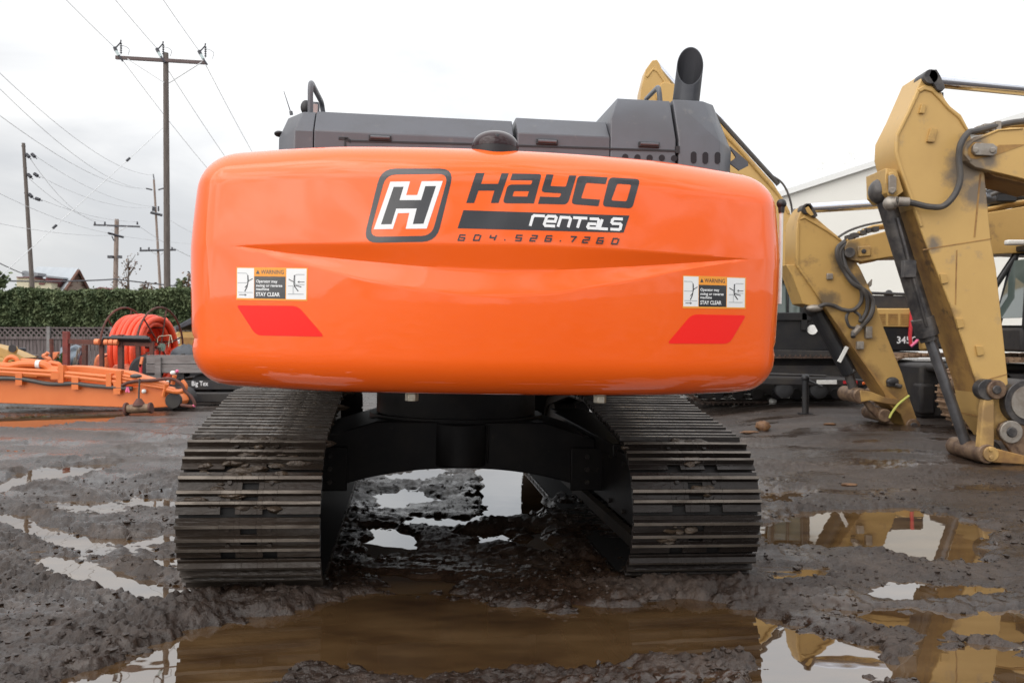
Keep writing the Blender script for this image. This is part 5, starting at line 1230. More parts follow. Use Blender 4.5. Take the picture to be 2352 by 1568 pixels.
# --- orange boom lying on the ground
YO, TO = 17.0, .62
O = thing('excavator_boom', 'long orange excavator boom lying on the mud with a black hose along its side', 'boom', (P(200, 935, YO).x, YO, .05))
b = MB(); plate(b, [(-260, 850), (-100, 858), Z3(0, 1120), Z3(400, 1150), Z3(700, 1185), Z3(1000, 1218), Z3(1200, 1235), Z3(1500, 1215), Z3(1640, 1240), Z3(1740, 1275), Z3(1805, 1320), Z3(1832, 1370), Z3(1810, 1410), Z3(1740, 1425), Z3(1500, 1438), Z3(1200, 1428), Z3(600, 1408), Z3(0, 1387), (-120, 925), (-260, 918)], YO, TO)
b.prism([p + V((0, .22, 0)) for p in prof([Z3(610, 1012), Z3(800, 1018), Z3(1100, 1055), Z3(1240, 1075), Z3(1340, 1110), Z3(1600, 1190), Z3(1600, 1240), Z3(600, 1190)], YO)], (0, TO - .24, 0))
b.prism([p + V((0, .15, 0)) for p in prof([Z3(-300, 1030), Z3(0, 1000), Z3(60, 970), Z3(150, 962), Z3(210, 975), Z3(620, 1020), Z3(620, 1190), Z3(-300, 1120)], YO)], (0, .3, 0))
OB = b.build('boom_body', M['orange_boom'], O, bevel=.012)
b = MB(); p = P(*Z3(118, 985), YO + .10); b.ring(p, (0, 1, 0), .13, .045, 28, 8)
b.tube(spline([P(*Z3(-200, 1065), YO + .05), P(*Z3(0, 1010), YO + .05), P(*Z3(100, 1010), YO + .05), P(*Z3(230, 990), YO + .05), P(*Z3(400, 990), YO + .05), P(*Z3(470, 1005), YO + .05), P(*Z3(520, 1045), YO + .05), P(*Z3(600, 1055), YO + .05)]), .075, 10)
b.tube(spline([P(*Z3(220, 955), YO + .2), P(*Z3(300, 960), YO + .2), P(*Z3(460, 975), YO + .2), P(*Z3(560, 985), YO + .2), P(*Z3(605, 1000), YO + .2), P(*Z3(606, 1040), YO + .2)]), .05, 8)
for q0, q1, r_ in (((-300, 1020), (620, 1070), .038), ((-300, 1052), (640, 1110), .045), ((-300, 1075), (380, 1112), .03), ((640, 1075), (1230, 1130), .035), ((640, 1108), (1230, 1175), .045), ((1230, 1130), (1690, 1215), .03), ((1230, 1165), (1680, 1235), .03), ((1250, 1105), (1720, 1200), .03)):
    b.tube([P(*Z3(*q0), YO - .05), P(*Z3(*q1), YO - .05)], r_, 8)
for c, hh in (((635, 1090), .34), ((1120, 1150), .25), ((1220, 1155), .38)): b.box(P(*Z3(*c), YO - .04), (.10, .14, hh))
for c in ((205, 1140), (775, 1185), (1200, 1230)): b.box(P(*Z3(*c), YO - .05), (.13, .11, .24))
b.box(P(*Z3(575, 1108), YO - .05), (.16, .13, .13)); b.box(P(*Z3(470, 975), YO + .2), (.1, .1, .12))
b.tube([P(*Z3(1690, 1200), YO - .05), P(*Z3(1660, 1320), YO - .05)], .035, 6); b.tube([P(*Z3(1755, 1195), YO - .02), P(*Z3(1778, 1100), YO - .02)], .045, 8)
b.tube(spline([P(*Z3(1700, 1250), YO - .05), P(*Z3(1800, 1270), YO - .05), P(*Z3(1870, 1255), YO - .05), P(*Z3(1885, 1210), YO - .05), P(*Z3(1850, 1160), YO - .05)]), .05, 8)
b.build_each('hydraulic_pipe', M['orange_boom'], OB)
b = MB(); b.tube(spline([P(*Z3(x, y), YO - .07) for x, y in ((-300, 1135), (0, 1134), (190, 1140), (300, 1155), (480, 1188), (620, 1192), (770, 1187), (900, 1205), (1100, 1222), (1220, 1230), (1345, 1240))]), .042, 8); b.build('hose', M['hose'], OB)
b = MB(); b.tube(spline([P(*Z3(x, y), YO - .1) for x, y in ((1240, 1210), (1300, 1180), (1400, 1160), (1550, 1155), (1700, 1138), (1780, 1150), (1850, 1200), (1890, 1270), (1945, 1320), (1978, 1380), (1970, 1415), (1900, 1415), (1840, 1405))]), .032, 8); b.build('hose', M['rust'], OB)
b = MB(); c = P(*Z3(1758, 1362), YO - .04); b.cyl(c, c + V((0, .1, 0)), .155, n=28); c = P(*Z3(1825, 1345), YO + .5); b.cyl(c, c + V((0, .35, 0)), .24, n=28); b.build_each('pivot_bush', M['dull_black'], OB, bevel=.01)
b = MB(); b.cyl(P(*Z3(375, 992), YO + .05), P(*Z3(415, 993), YO + .05), .085, n=14); b.ball(P(*Z3(1465, 1266), YO - .06), .045, 6); b.ball(P(*Z3(1760, 1078), YO - .05), .042, 6, 0, (1.4, 1, 1)); b.build_each('pipe_cap', M['white_paint'], OB)
b = MB(); b.tube([P(*Z3(1300, 1225), YO - .13), P(*Z3(1285, 1275), YO - .14)], .022, 5); b.tube([P(*Z3(1300, 1225), YO - .13), P(*Z3(1315, 1278), YO - .14)], .018, 5); b.ball(P(*Z3(1803, 1062), YO - .05), .032, 6); b.ball(P(*Z3(1975, 1412), YO - .1), .034, 6)
b.build_each('marker_ribbon', M['pink'], OB)
# rod on a flanged roller in front of the boom
YS = 16.3
S = thing('pipe_roller', 'dark rod standing on a flanged pipe in front of the orange boom', 'roller', (P(318, 940, YS).x, YS, .02))
b = MB(); b.cyl(P(*ZB(530, 1485), YS), P(*ZB(850, 1470), YS), .085, n=18); b.build('pipe', M['rust_pin'], S)
b = MB(); b.cyl(P(*ZB(505, 1487), YS), P(*ZB(540, 1484), YS), .125, n=20); b.cyl(P(*ZB(845, 1470), YS), P(*ZB(878, 1466), YS), .105, n=20); b.lathe([(.12, 0), (.10, .05), (.04, .14)], P(*ZB(697, 1440), YS), n=16); b.build_each('end_flange', M['rust'], S, bevel=.01)
b = MB(); b.tube(spline([P(*ZB(697, 1420), YS), P(*ZB(697, 1250), YS), P(*ZB(705, 1100), YS), P(*ZB(708, 1060), YS)]), .018, 8); b.ball(P(*ZB(655, 1026), YS), .055, 8, 0, (2.1, 1, .75)); b.build('rod', M['grease'], S)
# --- hose reel
YR = 21.6
c1, c0 = P(369, 797, YR), P(288, 797, YR + .18)
ax_ = (c1 - c0).normalized(); mid = (c1 + c0) / 2
H = thing('hose_reel', 'open rusty hoop reel wound with thick red orange hose', 'hose reel', (mid.x, mid.y, .05))
q = ax_.to_track_quat('Z', 'Y')
def rp(r, t, h): return c0 + q @ V((r * math.cos(t), r * math.sin(t), h))
ln = (c1 - c0).length
rm = MB()
for h in (0, ln): rm.ring(c0 + ax_ * h, ax_, .985, .026, 56, 6)
for h in (0, ln):
    for k in range(6): rm.tube([rp(.05, k * math.pi / 3 + .26, h), rp(.985, k * math.pi / 3 + .26, h)], .019, 6)
for k in range(6): rm.tube([rp(.50, k * math.pi / 3 + .26, 0), rp(.50, k * math.pi / 3 + .26, ln)], .022, 6)
rm.tube([c0 - ax_ * .25, c1 + ax_ * .05], .035, 8)
rm.build('reel_frame', M['rust'], H)
b = MB(); b.cyl(c1 - ax_ * .02, c1 + ax_ * .07, .11, n=6); b.cyl(c1 + ax_ * .06, c1 + ax_ * .08, .05, n=12); b.build('hub', M['hub'], H)
b = MB(); hpts = []; rg = random.Random(5)
for layer, (r_, n_, h0, h1) in enumerate(((.60, 6, .07, ln - .05), (.735, 6, ln - .09, .06), (.855, 5.2, .10, ln - .12))):
    N_ = int(n_ * 40)
    for k in range(N_):
        t = 2 * math.pi * k / 40; u_ = k / N_
        sag = 1 + .035 * math.sin(t * 1.013 + layer) + .02 * math.sin(t * .31 + 2 * layer)
        p = c0 + q @ V((r_ * sag * math.cos(t), r_ * sag * math.sin(t), h0 + (h1 - h0) * u_ + .018 * math.sin(t * .7 + layer)))
        hpts.append(p + V((0, 0, -.03 * (1 + layer))))
b.tube(hpts, .074, 10); b.build('hose_coil', M['hose_red'], H)
b = MB(); b.tube(spline([P(*ZB(955, 560), YR - .3), P(*ZB(970, 480), YR - .3), P(*ZB(1060, 465), YR - .3), P(*ZB(1135, 460), YR - .3), P(*ZB(1150, 520), YR - .3)]), .009, 5); b.tube(spline([P(*ZB(1110, 620), YR - .3), P(*ZB(1120, 520), YR - .3), P(*ZB(1140, 455), YR - .3), P(*ZB(1165, 560), YR - .3)]), .009, 5); b.build_each('tie_rope', M['cream'], H)
# --- rusty rack
YK = 19.6
K = thing('steel_rack', 'rusty red steel rack with upright posts in front of the hose reel', 'rack', (P(300, 880, YK).x, YK, .05))
def post(x, y0, y1, wd, mt, Y=YK):
    b = MB(); a, c = P(x, y0, Y), P(x, y1, Y); b.box((a + c) / 2, (wd, wd, a.z - c.z)); return b.build('post', mt, K, bevel=.006)
for x, y0, y1, wd, mt in ((224, 764, 852, .12, 'rust_red'), (195, 792, 850, .10, 'rust'), (234, 775, 858, .085, 'rust'), (278, 768, 866, .11, 'rust'), (318, 795, 866, .08, 'rust'), (349, 786, 866, .085, 'rust')):
    if x == 224: x = Z3(675, 0)[0]; y0 = 761
    post(x, y0, y1, wd, M[mt])
b = MB(); a, c = P(157, 784, YK), P(352, 791, YK); b.prism([a + V((0, -.04, -.05)), c + V((0, -.04, -.05)), c + V((0, -.04, .05)), a + V((0, -.04, .05))], (0, .09, 0)); b.tube([P(160, 780, YK), P(350, 787, YK)], .02, 6); b.build('top_rail', M['rust'], K)
b = MB()
for k, (a, c) in enumerate((((238, 776), (344, 778)), ((236, 779), (346, 782)), ((256, 773), (338, 775)))): b.tube([P(*a, YK - .12 + .06 * k), P(*c, YK - .12 + .06 * k)], .042, 8)
tag(b.build('pipe_bundle', M['black']), 'black pipes lying along the top rail of the rusty rack', 'pipes')
for k, (x, y) in enumerate((Z3(992, 765), Z3(1083, 768), Z3(1132, 768), Z3(1180, 770))):
    b = MB(); p = P(x, y, YK - .13); b.cyl(p - V((.045 + .015 * (k == 0), 0, 0)), p + V((.045, 0, 0)), .068, n=14)
    o = b.build('orange_plug', M['pale_orange'], bevel=.008); tag(o, ('orange cap hanging on the rack rail, farthest left of four', 'pinkish orange cap, second along the rack rail', 'orange cap, third along the rack rail', 'small orange cap next to the rusty post')[k], 'cap', 'orange caps on the rack rail')
# grey blue hose bundle and other gear behind the rack
YG = 21.0
b = MB(); rg = random.Random(2)
for k in range(7):
    x = 162 + k * 2.6; b.tube(spline([P(x + rg.uniform(-1, 1), 846, YG + .05 * k), P(x - 1 + 1.5 * math.sin(k), 825, YG - .03 * k), P(x + 2 + k * .3, 808, YG), P(x + 5, 796 + abs(k - 3), YG), P(x + 9, 800 + 2 * k, YG + .15)]), .055, 8)
hb_ = b.build('hose_bundle', M['blue_hose']); tag(hb_, 'tall bundle of blue grey hoses bent over behind the rack', 'hoses')
b = MB()
for a, c in (((179, 802), (172, 838)), ((183, 798), (181, 812)), ((168, 842), (172, 820)), ((176, 840), (179, 826))): b.tube([P(*a, YG - .25), P(*c, YG - .25)], .022, 6)
b.build('hose_fitting', M['bare'], hb_)
b = MB()
for k in range(4): b.tube(spline([P(139 + 2.3 * k, 832, YG), P(141 + 2 * k, 815 + 3 * math.sin(2 * k), YG), P(143 + 1.6 * k, 799 + 2 * k, YG + .1)]), .042, 7)
tag(b.build('hose_bundle', M['blue_hose']), 'short thin grey hoses beside the red rack post', 'hoses', None)
b = MB(); plate(b, [ZA(870, 530), ZA(968, 530), ZA(960, 560), ZA(895, 655), ZA(868, 660)], YG + .3, .35); tag(b.build('steel_bracket', M['pale_orange'], bevel=.01), 'pale orange triangular bracket before the fence', 'bracket')
b = MB(); b.tube(spline([P(*ZA(795, 535), YG), P(*ZA(760, 575), YG), P(*ZA(722, 590), YG), P(*ZA(770, 620), YG), P(*ZA(815, 640), YG), P(*ZA(838, 685), YG)]), .05, 8); tag(b.build('bent_pipe', M['pale_orange']), 'bent cream and orange pipe standing behind the orange boom', 'pipe')
b = MB(); pts = [P(213 + 17 + 17 * math.cos(t), 846 - 34 * max(0, math.sin(t)) ** .8, YG + .4) for t in [math.pi * (1 - k / 16) for k in range(17)]]; b.prism(pts, (0, .7, 0)); ob = b.build('tank', M['pale_orange'], bevel=.05); tag(ob, 'round topped faded orange tank behind the rack', 'tank')
b = MB(); plate(b, [(222, 828), (226, 818), (234, 816), (236, 846), (220, 846)], YG + .37, .03); b.build('tank_door', M['salmon'], ob, bevel=.006)
b = MB(); plate(b, [ZA(1290, 500), ZA(1385, 480), ZA(1390, 790), ZA(1260, 790)], YG + .5, .15); tag(b.build('steel_plate', M['rust_red'], bevel=.01), 'maroon steel plate leaning behind the blue grey hoses', 'plate')
b = MB(); plate(b, [(249, 856), (262, 838), (275, 836), (290, 846), (300, 862), (260, 866)], YG - .6, .5); tag(b.build('fender', M['salmon'], bevel=.02), 'dusty orange panel at the foot of the hose reel', 'panel')
b = MB(); plate(b, [ZA(390, 620), ZA(470, 600), ZA(525, 575), ZA(532, 600), ZA(500, 650), ZA(400, 645)], YG, .3); plate(b, [ZA(505, 640), ZA(550, 585), ZA(568, 590), ZA(530, 650)], YG - .05, .08); tag(b.build('scrap_sheet', M['bare'], bevel=.01), 'bent light grey metal sheet behind the orange boom', 'scrap')
b = MB(); b.cyl(P(*ZA(285, 460), YG + 1), P(*ZA(285, 640), YG + 1), .20, n=18); tag(b.build('drum', M['tarp'], bevel=.02), 'dark blue drum against the wooden fence', 'drum')
b = MB(); plate(b, [(80, 822), (104, 818), (106, 835), (80, 836)], YG + 1.2, .8); tag(b.build('crate', M['dull_black'], bevel=.02), 'low dark crate at the foot of the fence', 'crate')
b = MB(); b.tube([P(118, 778, YG + .6), P(119.5, 836, YG + .6)], .05, 8); tag(b.build('steel_post', M['rust']), 'lone rusty thin post standing before the fence', 'post')
# yellow boom at the far left
b = MB(); plate(b, [(-120, 770), (0, 797), ZA(250, 545), ZA(420, 625), ZA(330, 672), ZA(130, 665), ZA(0, 600), (-120, 800)], 19.2, .5); plate(b, [(-120, 800), (0, 822), ZA(130, 690), ZA(60, 720), (-120, 850)], 19.0, .4)
p = P(*ZA(205, 470), 19.15); b.prism(prof([ZA(110, 500), ZA(170, 440), ZA(240, 430), ZA(262, 470), ZA(245, 550)], 19.15), (0, .1, 0)); yb_ = b.build('yellow_boom', M['yellow_b'], bevel=.012); tag(yb_, 'dull yellow machine arm with a pin lug at the far left', 'boom')
b = MB(); b.cyl(p - V((0, .012, 0)), p + V((0, .02, 0)), .085, n=20); b.build('pin_hole', M['dull_black'], yb_)
# weed
b = MB(); rg = random.Random(8)
for _ in range(130):
    p = P(rg.gauss(141, 4.5), min(842, rg.gauss(832, 6)), YG - .4 + rg.uniform(-.2, .2)); d = V((rg.uniform(-1, 1), rg.uniform(-1, .3), rg.uniform(-.3, 1))).normalized(); s_ = d.cross(V((0, 0, 1))).normalized() * .03
    b.add([p, p + d * .06 + s_, p + d * .13, p + d * .06 - s_], [(0, 1, 2, 3)])
wd = b.build('weed', M['weed'], smooth=0, normals=False); tag(wd, 'small green weed growing beside the rack', 'weed')
MB().tube([P(141, 848, YG - .4), P(141, 822, YG - .4)], .012, 5).build('stem', M['weed'], wd)
# --- trailer with wooden sides
YL = 19.0
Tl = thing('trailer', 'black flatbed trailer with weathered wooden side boards beside the orange counterweight', 'trailer', (P(440, 900, YL).x, YL, .05))
for (x0, y0), (x1, y1), hh in ((ZB(805, 800), ZB(2300, 800), .21), (ZB(800, 918), ZB(2300, 915), .205), (ZB(800, 1045), ZB(990, 1045), .09)):
    b = MB(); a, c = P(x0, y0, YL), P(x1, y1, YL); b.box((a + c) / 2, (c.x - a.x, .04, hh)); b.build('side_board', M['wood_light'], Tl, bevel=.006)
b = MB(); a, c = P(*ZB(963, 765), YL - .05), P(*ZB(963, 1058), YL - .05); b.box((a + c) / 2, (.13, .05, a.z - c.z)); b.build('stake', M['wood_light'], Tl, bevel=.006)
b = MB(); a, c = P(*ZB(995, 765), YL + .06), P(*ZB(995, 1090), YL + .06); b.box((a + c) / 2, (.06, .06, a.z - c.z)); b.box(P(*ZB(1310, 1000), YL + .06), (.06, .06, .9)); b.build('stake', M['dull_black'], Tl)
b = MB(); a, c = P(*ZB(985, 1150), YL), P(*ZB(2300, 1150), YL); b.box((a + c) / 2 + V((0, .9, 0)), (c.x - a.x, 1.8, .20)); b.box((a + c) / 2 + V((0, .9, -.28)), (c.x - a.x - .5, 1.2, .16)); b.box((a + c) / 2 + V((0, .9, .34)), (c.x - a.x, 1.7, .05)); b.build('trailer_bed', M['dull_black'], Tl, bevel=.01)
b = MB(); c = P(*ZB(800, 960), YL + .3); b.lathe([(.12, -.12), (.30, -.12), (.36, -.07), (.36, .07), (.30, .12), (.12, .12)], c, (0, 1, 0), 28); b.build('spare_tyre', M['tyre'], Tl)
for px in (470, 520):
    b = MB(); c = P(px, 893, YL + .25); b.lathe([(.12, -.12), (.28, -.12), (.34, -.07), (.34, .07), (.28, .12), (.12, .12)], c, (0, 1, 0), 28); b.build('wheel', M['tyre'], Tl)
vs, f2 = text2d('Big Tex', 0, 0, .105, .36, .015); p0 = P(*ZB(1432, 1160), YL - .006)
MB().add([(p0.x + v[0], p0.y, p0.z - v[1]) for v in vs], f2).build('maker_name', M['decal_white'], Tl, smooth=0, normals=False)
b = MB(); b.box(P(*ZB(1050, 1100), YL - .02), (.1, .03, .05)); b.box(P(*ZB(1090, 1102), YL - .02), (.08, .03, .05)); b.build('tail_lamp', M['white_paint'], Tl)
b = MB(); b.box(P(*ZB(730, 830), YL - .2), (.05, .05, .22), Matrix.Rotation(R(12), 3, 'Y')); b.box(P(*ZB(722, 930), YL - .2), (.05, .05, .22), mi=1); b.tube([P(*ZB(718, 960), YL - .2), P(*ZB(715, 1050), YL - .2)], .02, 6, 1)
tag(b.build('marker_stake', [M['pale_orange'], M['red_paint']]), 'thin stake with an orange top beside the hose reel', 'stake')
# timber baulks under the trailer
b = MB(); b.box(P(505, 912, 18.4), (3.0, .25, .2)); tag(b.build('timber_baulk', M['dull_black'], bevel=.02), 'long dark baulk on the ground below the side board trailer', 'timber')
# yellow machine with dark canopy behind
YM = 24.0
Ym = thing('loader', 'small yellow machine with a dark sloping canopy behind the wooden side boards', 'loader', (P(430, 870, YM).x, YM, .05))
b = MB(); plate(b, [ZB(1190, 430), ZB(1240, 405), ZB(1500, 415), ZB(1900, 420), ZB(1900, 1000), ZB(1200, 1000)], YM, 1.2); bo_ = b.build('body', M['yellow'], Ym, bevel=.04)
b = MB(); plate(b, [ZB(1310, 490), ZB(1900, 490), ZB(1900, 760), ZB(1310, 760)], YM - .02, .05); b.build('side_panel', M['yellow_dirty'], bo_, bevel=.01)
b = MB(); a, c = P(*ZB(1205, 395), YM - .1), P(*ZB(1900, 110), YM - .1); b.prism([a, c, c + V((0, 0, .32)), a + V((0, 0, .12))], (0, 1.4, 0)); b.build('canopy', M['tarp'], Ym, bevel=.02)
b = MB(); c = P(*ZB(1233, 530), YM - .02); b.box(c, (.13, .02, .17)); vs, f2 = text2d('C', 0, 0, .12, .10, .02); b.add([(c.x - .05 + v[0], c.y - .014, c.z - .06 - v[1]) for v in vs], f2, 1); b.build('letter_sign', [M['white_paint'], M['decal_black']], bo_, smooth=0)
for px in (408, 452):
    b = MB(); c = P(px, 852, YM - .12); b.lathe([(.15, -.14), (.40, -.14), (.46, -.08), (.46, .08), (.40, .14), (.15, .14)], c, (0, 1, 0), 28); b.build('wheel', M['tyre'], Ym)
b = MB(); b.ball(P(*ZB(1475, 350), YM - .15), .1, 8, 0, (.8, .8, 1.6)); b.build('lamp', M['yellow_b'], Ym)
b = MB(); rg = random.Random(4); b.ball(P(*ZB(1440, 745), 20.0), .30, 9, 0, (1.7, 1, .85))
for i_ in range(len(b.v)): b.v[i_] = tuple(V(b.v[i_]) * 1 + V((rg.uniform(-1, 1), rg.uniform(-1, 1), rg.uniform(-1, 1))) * .045)
tag(b.build('tarpaulin', M['tarp'], smooth=50), 'crumpled dark tarpaulin heaped on the trailer behind the boards', 'tarpaulin')

# ------------------------------------------------------------------ fence, hedge, houses
YF = 35.0
xl_, xr_ = P(-330, 0, YF).x, P(1620, 0, YF).x
Fe = thing('fence', 'weathered wooden board fence with a lattice top under the green hedge', 'fence', ((xl_ + xr_) / 2, YF, 0))
b = MB(); rg = random.Random(1); x = xl_
while x < xr_:
    wd = .145; b.box((x + wd / 2, YF + rg.uniform(-.006, .006), .66), (wd - .022, .022, 1.30 + rg.uniform(-.015, .015))); x += wd
b.build('board_panel', M['wood'], Fe)
b = MB(); b.box(((xl_ + xr_) / 2, YF - .03, 1.345), (xr_ - xl_, .07, .10)); b.box(((xl_ + xr_) / 2, YF - .03, 1.75), (xr_ - xl_, .06, .05)); b.box(((xl_ + xr_) / 2, YF + .04, .35), (xr_ - xl_, .05, .09)); b.build('rail', M['wood'], Fe)
b = MB(); x = xl_
while x < xr_:
    for s_ in (-1, 1): b.box((x, YF - .02 + .012 * s_, 1.56), (.055, .010, .50), Matrix.Rotation(R(45) * s_, 3, 'Y'))
    x += .21
b.build('lattice', M['wood'], Fe)
for px in list(range(-322, 1600, 145)):
    x = P(px + 1, 0, YF).x
    MB().box((x, YF - .06, .90), (.13, .13, 1.80)).build('post', M['wood_light'], Fe, bevel=.006)
rg = np.random.RandomState(5); YH = 36.2
hx0, hx1 = P(-360, 0, YH).x, P(1600, 0, YH).x
Hd = thing('hedge', 'tall clipped green cedar hedge growing over the wooden fence', 'hedge', ((hx0 + hx1) / 2, YH + .6, 0))
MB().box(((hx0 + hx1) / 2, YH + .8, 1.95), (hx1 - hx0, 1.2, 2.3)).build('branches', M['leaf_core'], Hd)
def leaves(n, gen, size, name, mt, parent, seed=0, thin=.5):
    rg = np.random.RandomState(seed)
    c = gen(rg, n); n = len(c)
    d = rg.normal(size=(n, 3)); d /= np.linalg.norm(d, axis=1)[:, None]
    e = np.cross(d, rg.normal(size=(n, 3))); e /= np.linalg.norm(e, axis=1)[:, None]
    s = (size * rg.uniform(.55, 1.35, n))[:, None]
    vs = np.stack([c - d * s, c + e * s * thin, c + d * s, c - e * s * thin], 1).reshape(-1, 3)
    me = bpy.data.meshes.new(name); me.vertices.add(len(vs)); me.vertices.foreach_set('co', vs.ravel())
    me.loops.add(4 * n); me.loops.foreach_set('vertex_index', np.arange(4 * n, dtype=np.int32)); me.polygons.add(n); me.polygons.foreach_set('loop_start', np.arange(0, 4 * n, 4, dtype=np.int32)); me.update(calc_edges=True)
    me.materials.append(mt); o = bpy.data.objects.new(name, me); return link(o, parent)
def hgen(rg, n):
    x = rg.uniform(hx0, hx1, n); top = 3.28 + .05 * np.sin(x * 2.1) + .10 * gnoise(x * 1.7, x * 0 + .3) + .05 * gnoise(x * 5.3, x * 0 + 2.3) + .0
    bot = 1.74 + .20 * gnoise(x * .9, x * 0 + 4.2) + .1 * gnoise(x * 3.1, x * 0)
    k = rg.rand(n); z = np.where(k < .82, bot + (top - bot) * rg.rand(n) ** .85, top + rg.normal(size=n) * .04)
    y = np.where(k < .82, YH + .14 * gnoise(x * 1.5, z * 1.5) + .10 * gnoise(x * 4, z * 4) - .05 + .08 * rg.normal(size=n), YH + 1.4 * rg.rand(n))
    up = rg.rand(n) < .02; z = np.where(up & (k > .82), z + rg.rand(n) * .18, z)
    return np.stack([x, y, z], 1)
leaves(155000, hgen, .075, 'foliage', M['leaf'], Hd, 5)
# house with gable, dormer and chimney beyond the hedge
YHs = 88.0
Ho = thing('house', 'house with a grey metal roof, brown gable and maroon dormer beyond the hedge', 'house', (P(160, 700, YHs).x, YHs, 0))
ap, rl, rr = P(178, 620.5, YHs), P(147, 666, YHs - .9), P(201, 664, YHs + 1.6)
bk_ = P(86, 616.5, YHs + 11) - ap
rl2, rr2 = ap + (rl - ap) * 1.5, ap + (rr - ap) * 1.5
wl_, wr_ = ap + (rl - ap) * 1.42, ap + (rr - ap) * 1.42
b = MB(); b.prism([ap - V((0, 0, .18)), wl_, V((wl_.x, wl_.y, 0)), V((wr_.x, wr_.y, 0)), wr_], bk_ * .97); b.build('wall', M['brownwall'], Ho)
b = MB(); off = V((0, 0, .0))
for e in (rl2, rr2):
    o2 = -bk_.normalized() * .35
    b.prism([ap + o2, e + o2, e + o2 + V((0, 0, .22)), ap + o2 + V((0, 0, .22))], bk_ * 1.03)
RF = b.build('roof', M['roof_metal'], Ho)
b = MB(); o2 = -bk_.normalized() * .42
for e in (rl2, rr2): b.tube([ap + o2, e + o2], .16, 4)
for u_ in (.35, .6, .8):
    a = ap + (rl - ap) * u_ * 1.3; c = ap + (rr - ap) * u_ * 1.3; b.tube([a + o2 * .4, c + o2 * .4], .07, 4)
b.tube([ap + (rl - ap) * .75 + o2 * .4, ap + (rr - ap) * .75 * .3 + (rl - ap) * .1 + o2 * .4], .07, 4); b.tube([ap + o2 * .4, ap + ((rl + rr) / 2 - ap) * 1.4 + o2 * .4], .07, 4); b.build('gable_timber', M['timber'], Ho)
b = MB(); plate(b, [Z3(465, 100), Z3(640, 130), Z3(600, 180), Z3(560, 260), Z3(470, 260)], YHs - .6, 3); b.build('dormer', M['maroon'], Ho)
b = MB(); plate(b, [Z3(458, 88), Z3(640, 108), Z3(645, 125), Z3(462, 108)], YHs - .9, 3.4); b.build('dormer_roof', M['concrete'], Ho)
b = MB(); plate(b, [Z3(170, 105), Z3(290, 105), Z3(290, 300), Z3(170, 300)], YHs - 2.2, 4); plate(b, [Z3(290, 140), Z3(522, 160), Z3(522, 300), Z3(290, 300)], YHs - 1.8, 3.5); b.build('side_wing', M['cream'], Ho)
b = MB(); plate(b, [Z3(285, 130), Z3(525, 152), Z3(525, 162), Z3(285, 142)], YHs - 2.0, 3.9); plate(b, [Z3(395, 165), Z3(450, 165), Z3(450, 182), Z3(395, 182)], YHs - 1.9, .2); plate(b, [Z3(165, 102), Z3(292, 102), Z3(292, 110), Z3(165, 110)], YHs - 2.4, 4.2); b.build('wing_trim', M['maroon'], Ho)
b = MB(); plate(b, [Z3(225, 45), Z3(262, 40), Z3(290, 58), Z3(385, 62), Z3(385, 92), Z3(350, 95), Z3(350, 140), Z3(235, 105), Z3(225, 92)], YHs - 1.0, 1.6); b.build('chimney', M['concrete'], RF)
Ho2 = thing('house', 'small house showing only a red roof ridge above the hedge', 'house', (P(231, 700, 95).x, 95, 0))
b = MB(); b.prism(prof([Z3(900, 245), Z3(1020, 205), Z3(1130, 245)], 95), (0, 8, 0)); b.build('roof', M['maroon'], Ho2)
b = MB(); b.prism([V((P(200, 0, 95).x, 95.3, 0)), V((P(253, 0, 95).x, 95.3, 0)), V((P(253, 0, 95).x, 95.3, P(0, 668, 95).z)), V((P(200, 0, 95).x, 95.3, P(0, 668, 95).z))], (0, 7, 0)); b.build('wall', M['brownwall'], Ho2)
# tree with a few leaves, shrubs poking over the hedge
def tree(name, label, x, ybot, ytop, Y, spread, n, seed, mt, lsize):
    base = P(x, ybot, Y); base.z = 0; top = P(x, ytop, Y)
    T_ = thing(name, label, 'tree', base); rg = random.Random(seed); b = MB(); tips = []
    b.tube([base, base + V((.05, 0, top.z * .5)), top], [.12, .07, .012], 6)
    for k in range(22):
        u_ = rg.uniform(.45, .97); s = base + (top - base) * u_; L_ = spread * (1.15 - u_) * rg.uniform(.7, 1.5)
        e = s + V((rg.uniform(-1, 1) * L_, rg.uniform(-1, 1) * L_, L_ * rg.uniform(.4, 1.2))); b.tube([s, (s + e) / 2 + V((0, 0, -.05)), e], [.03, .018, .008], 4)
        for q_ in range(n): tips.append(s + (e - s) * rg.uniform(.25, 1.05) + V((rg.gauss(0, .10), rg.gauss(0, .10), rg.gauss(0, .10))))
    b.build('trunk', M['pole_wood'], T_); arr = np.array([tuple(t) for t in tips])
    leaves(len(arr), lambda rg, n: arr, lsize, 'crown', mt, T_, seed, .6)
tree('tree', 'slender tree with sparse brown leaves beside the middle pole', 294, 664, 592, 40, 1.3, 8, 3, M['leaf_bare'], .065)
tree('tree', 'thin twiggy sapling above the hedge next to the counterweight', 432, 664, 632, 41, .9, 9, 4, M['leaf_bare'], .08)
tree('tree', 'low leafy bush top between two poles above the hedge', 332, 664, 648, 40, 1.0, 12, 6, M['leaf_bare'], .075)
tree('conifer', 'small dark conifer tip poking above the hedge by the tall pole', 417, 664, 649, 60, 1.6, 60, 7, M['leaf'], .13)
tree('tree', 'dark leafy bush at the left edge above the hedge', -6, 664, 628, 42, 1.2, 40, 9, M['leaf'], .12)

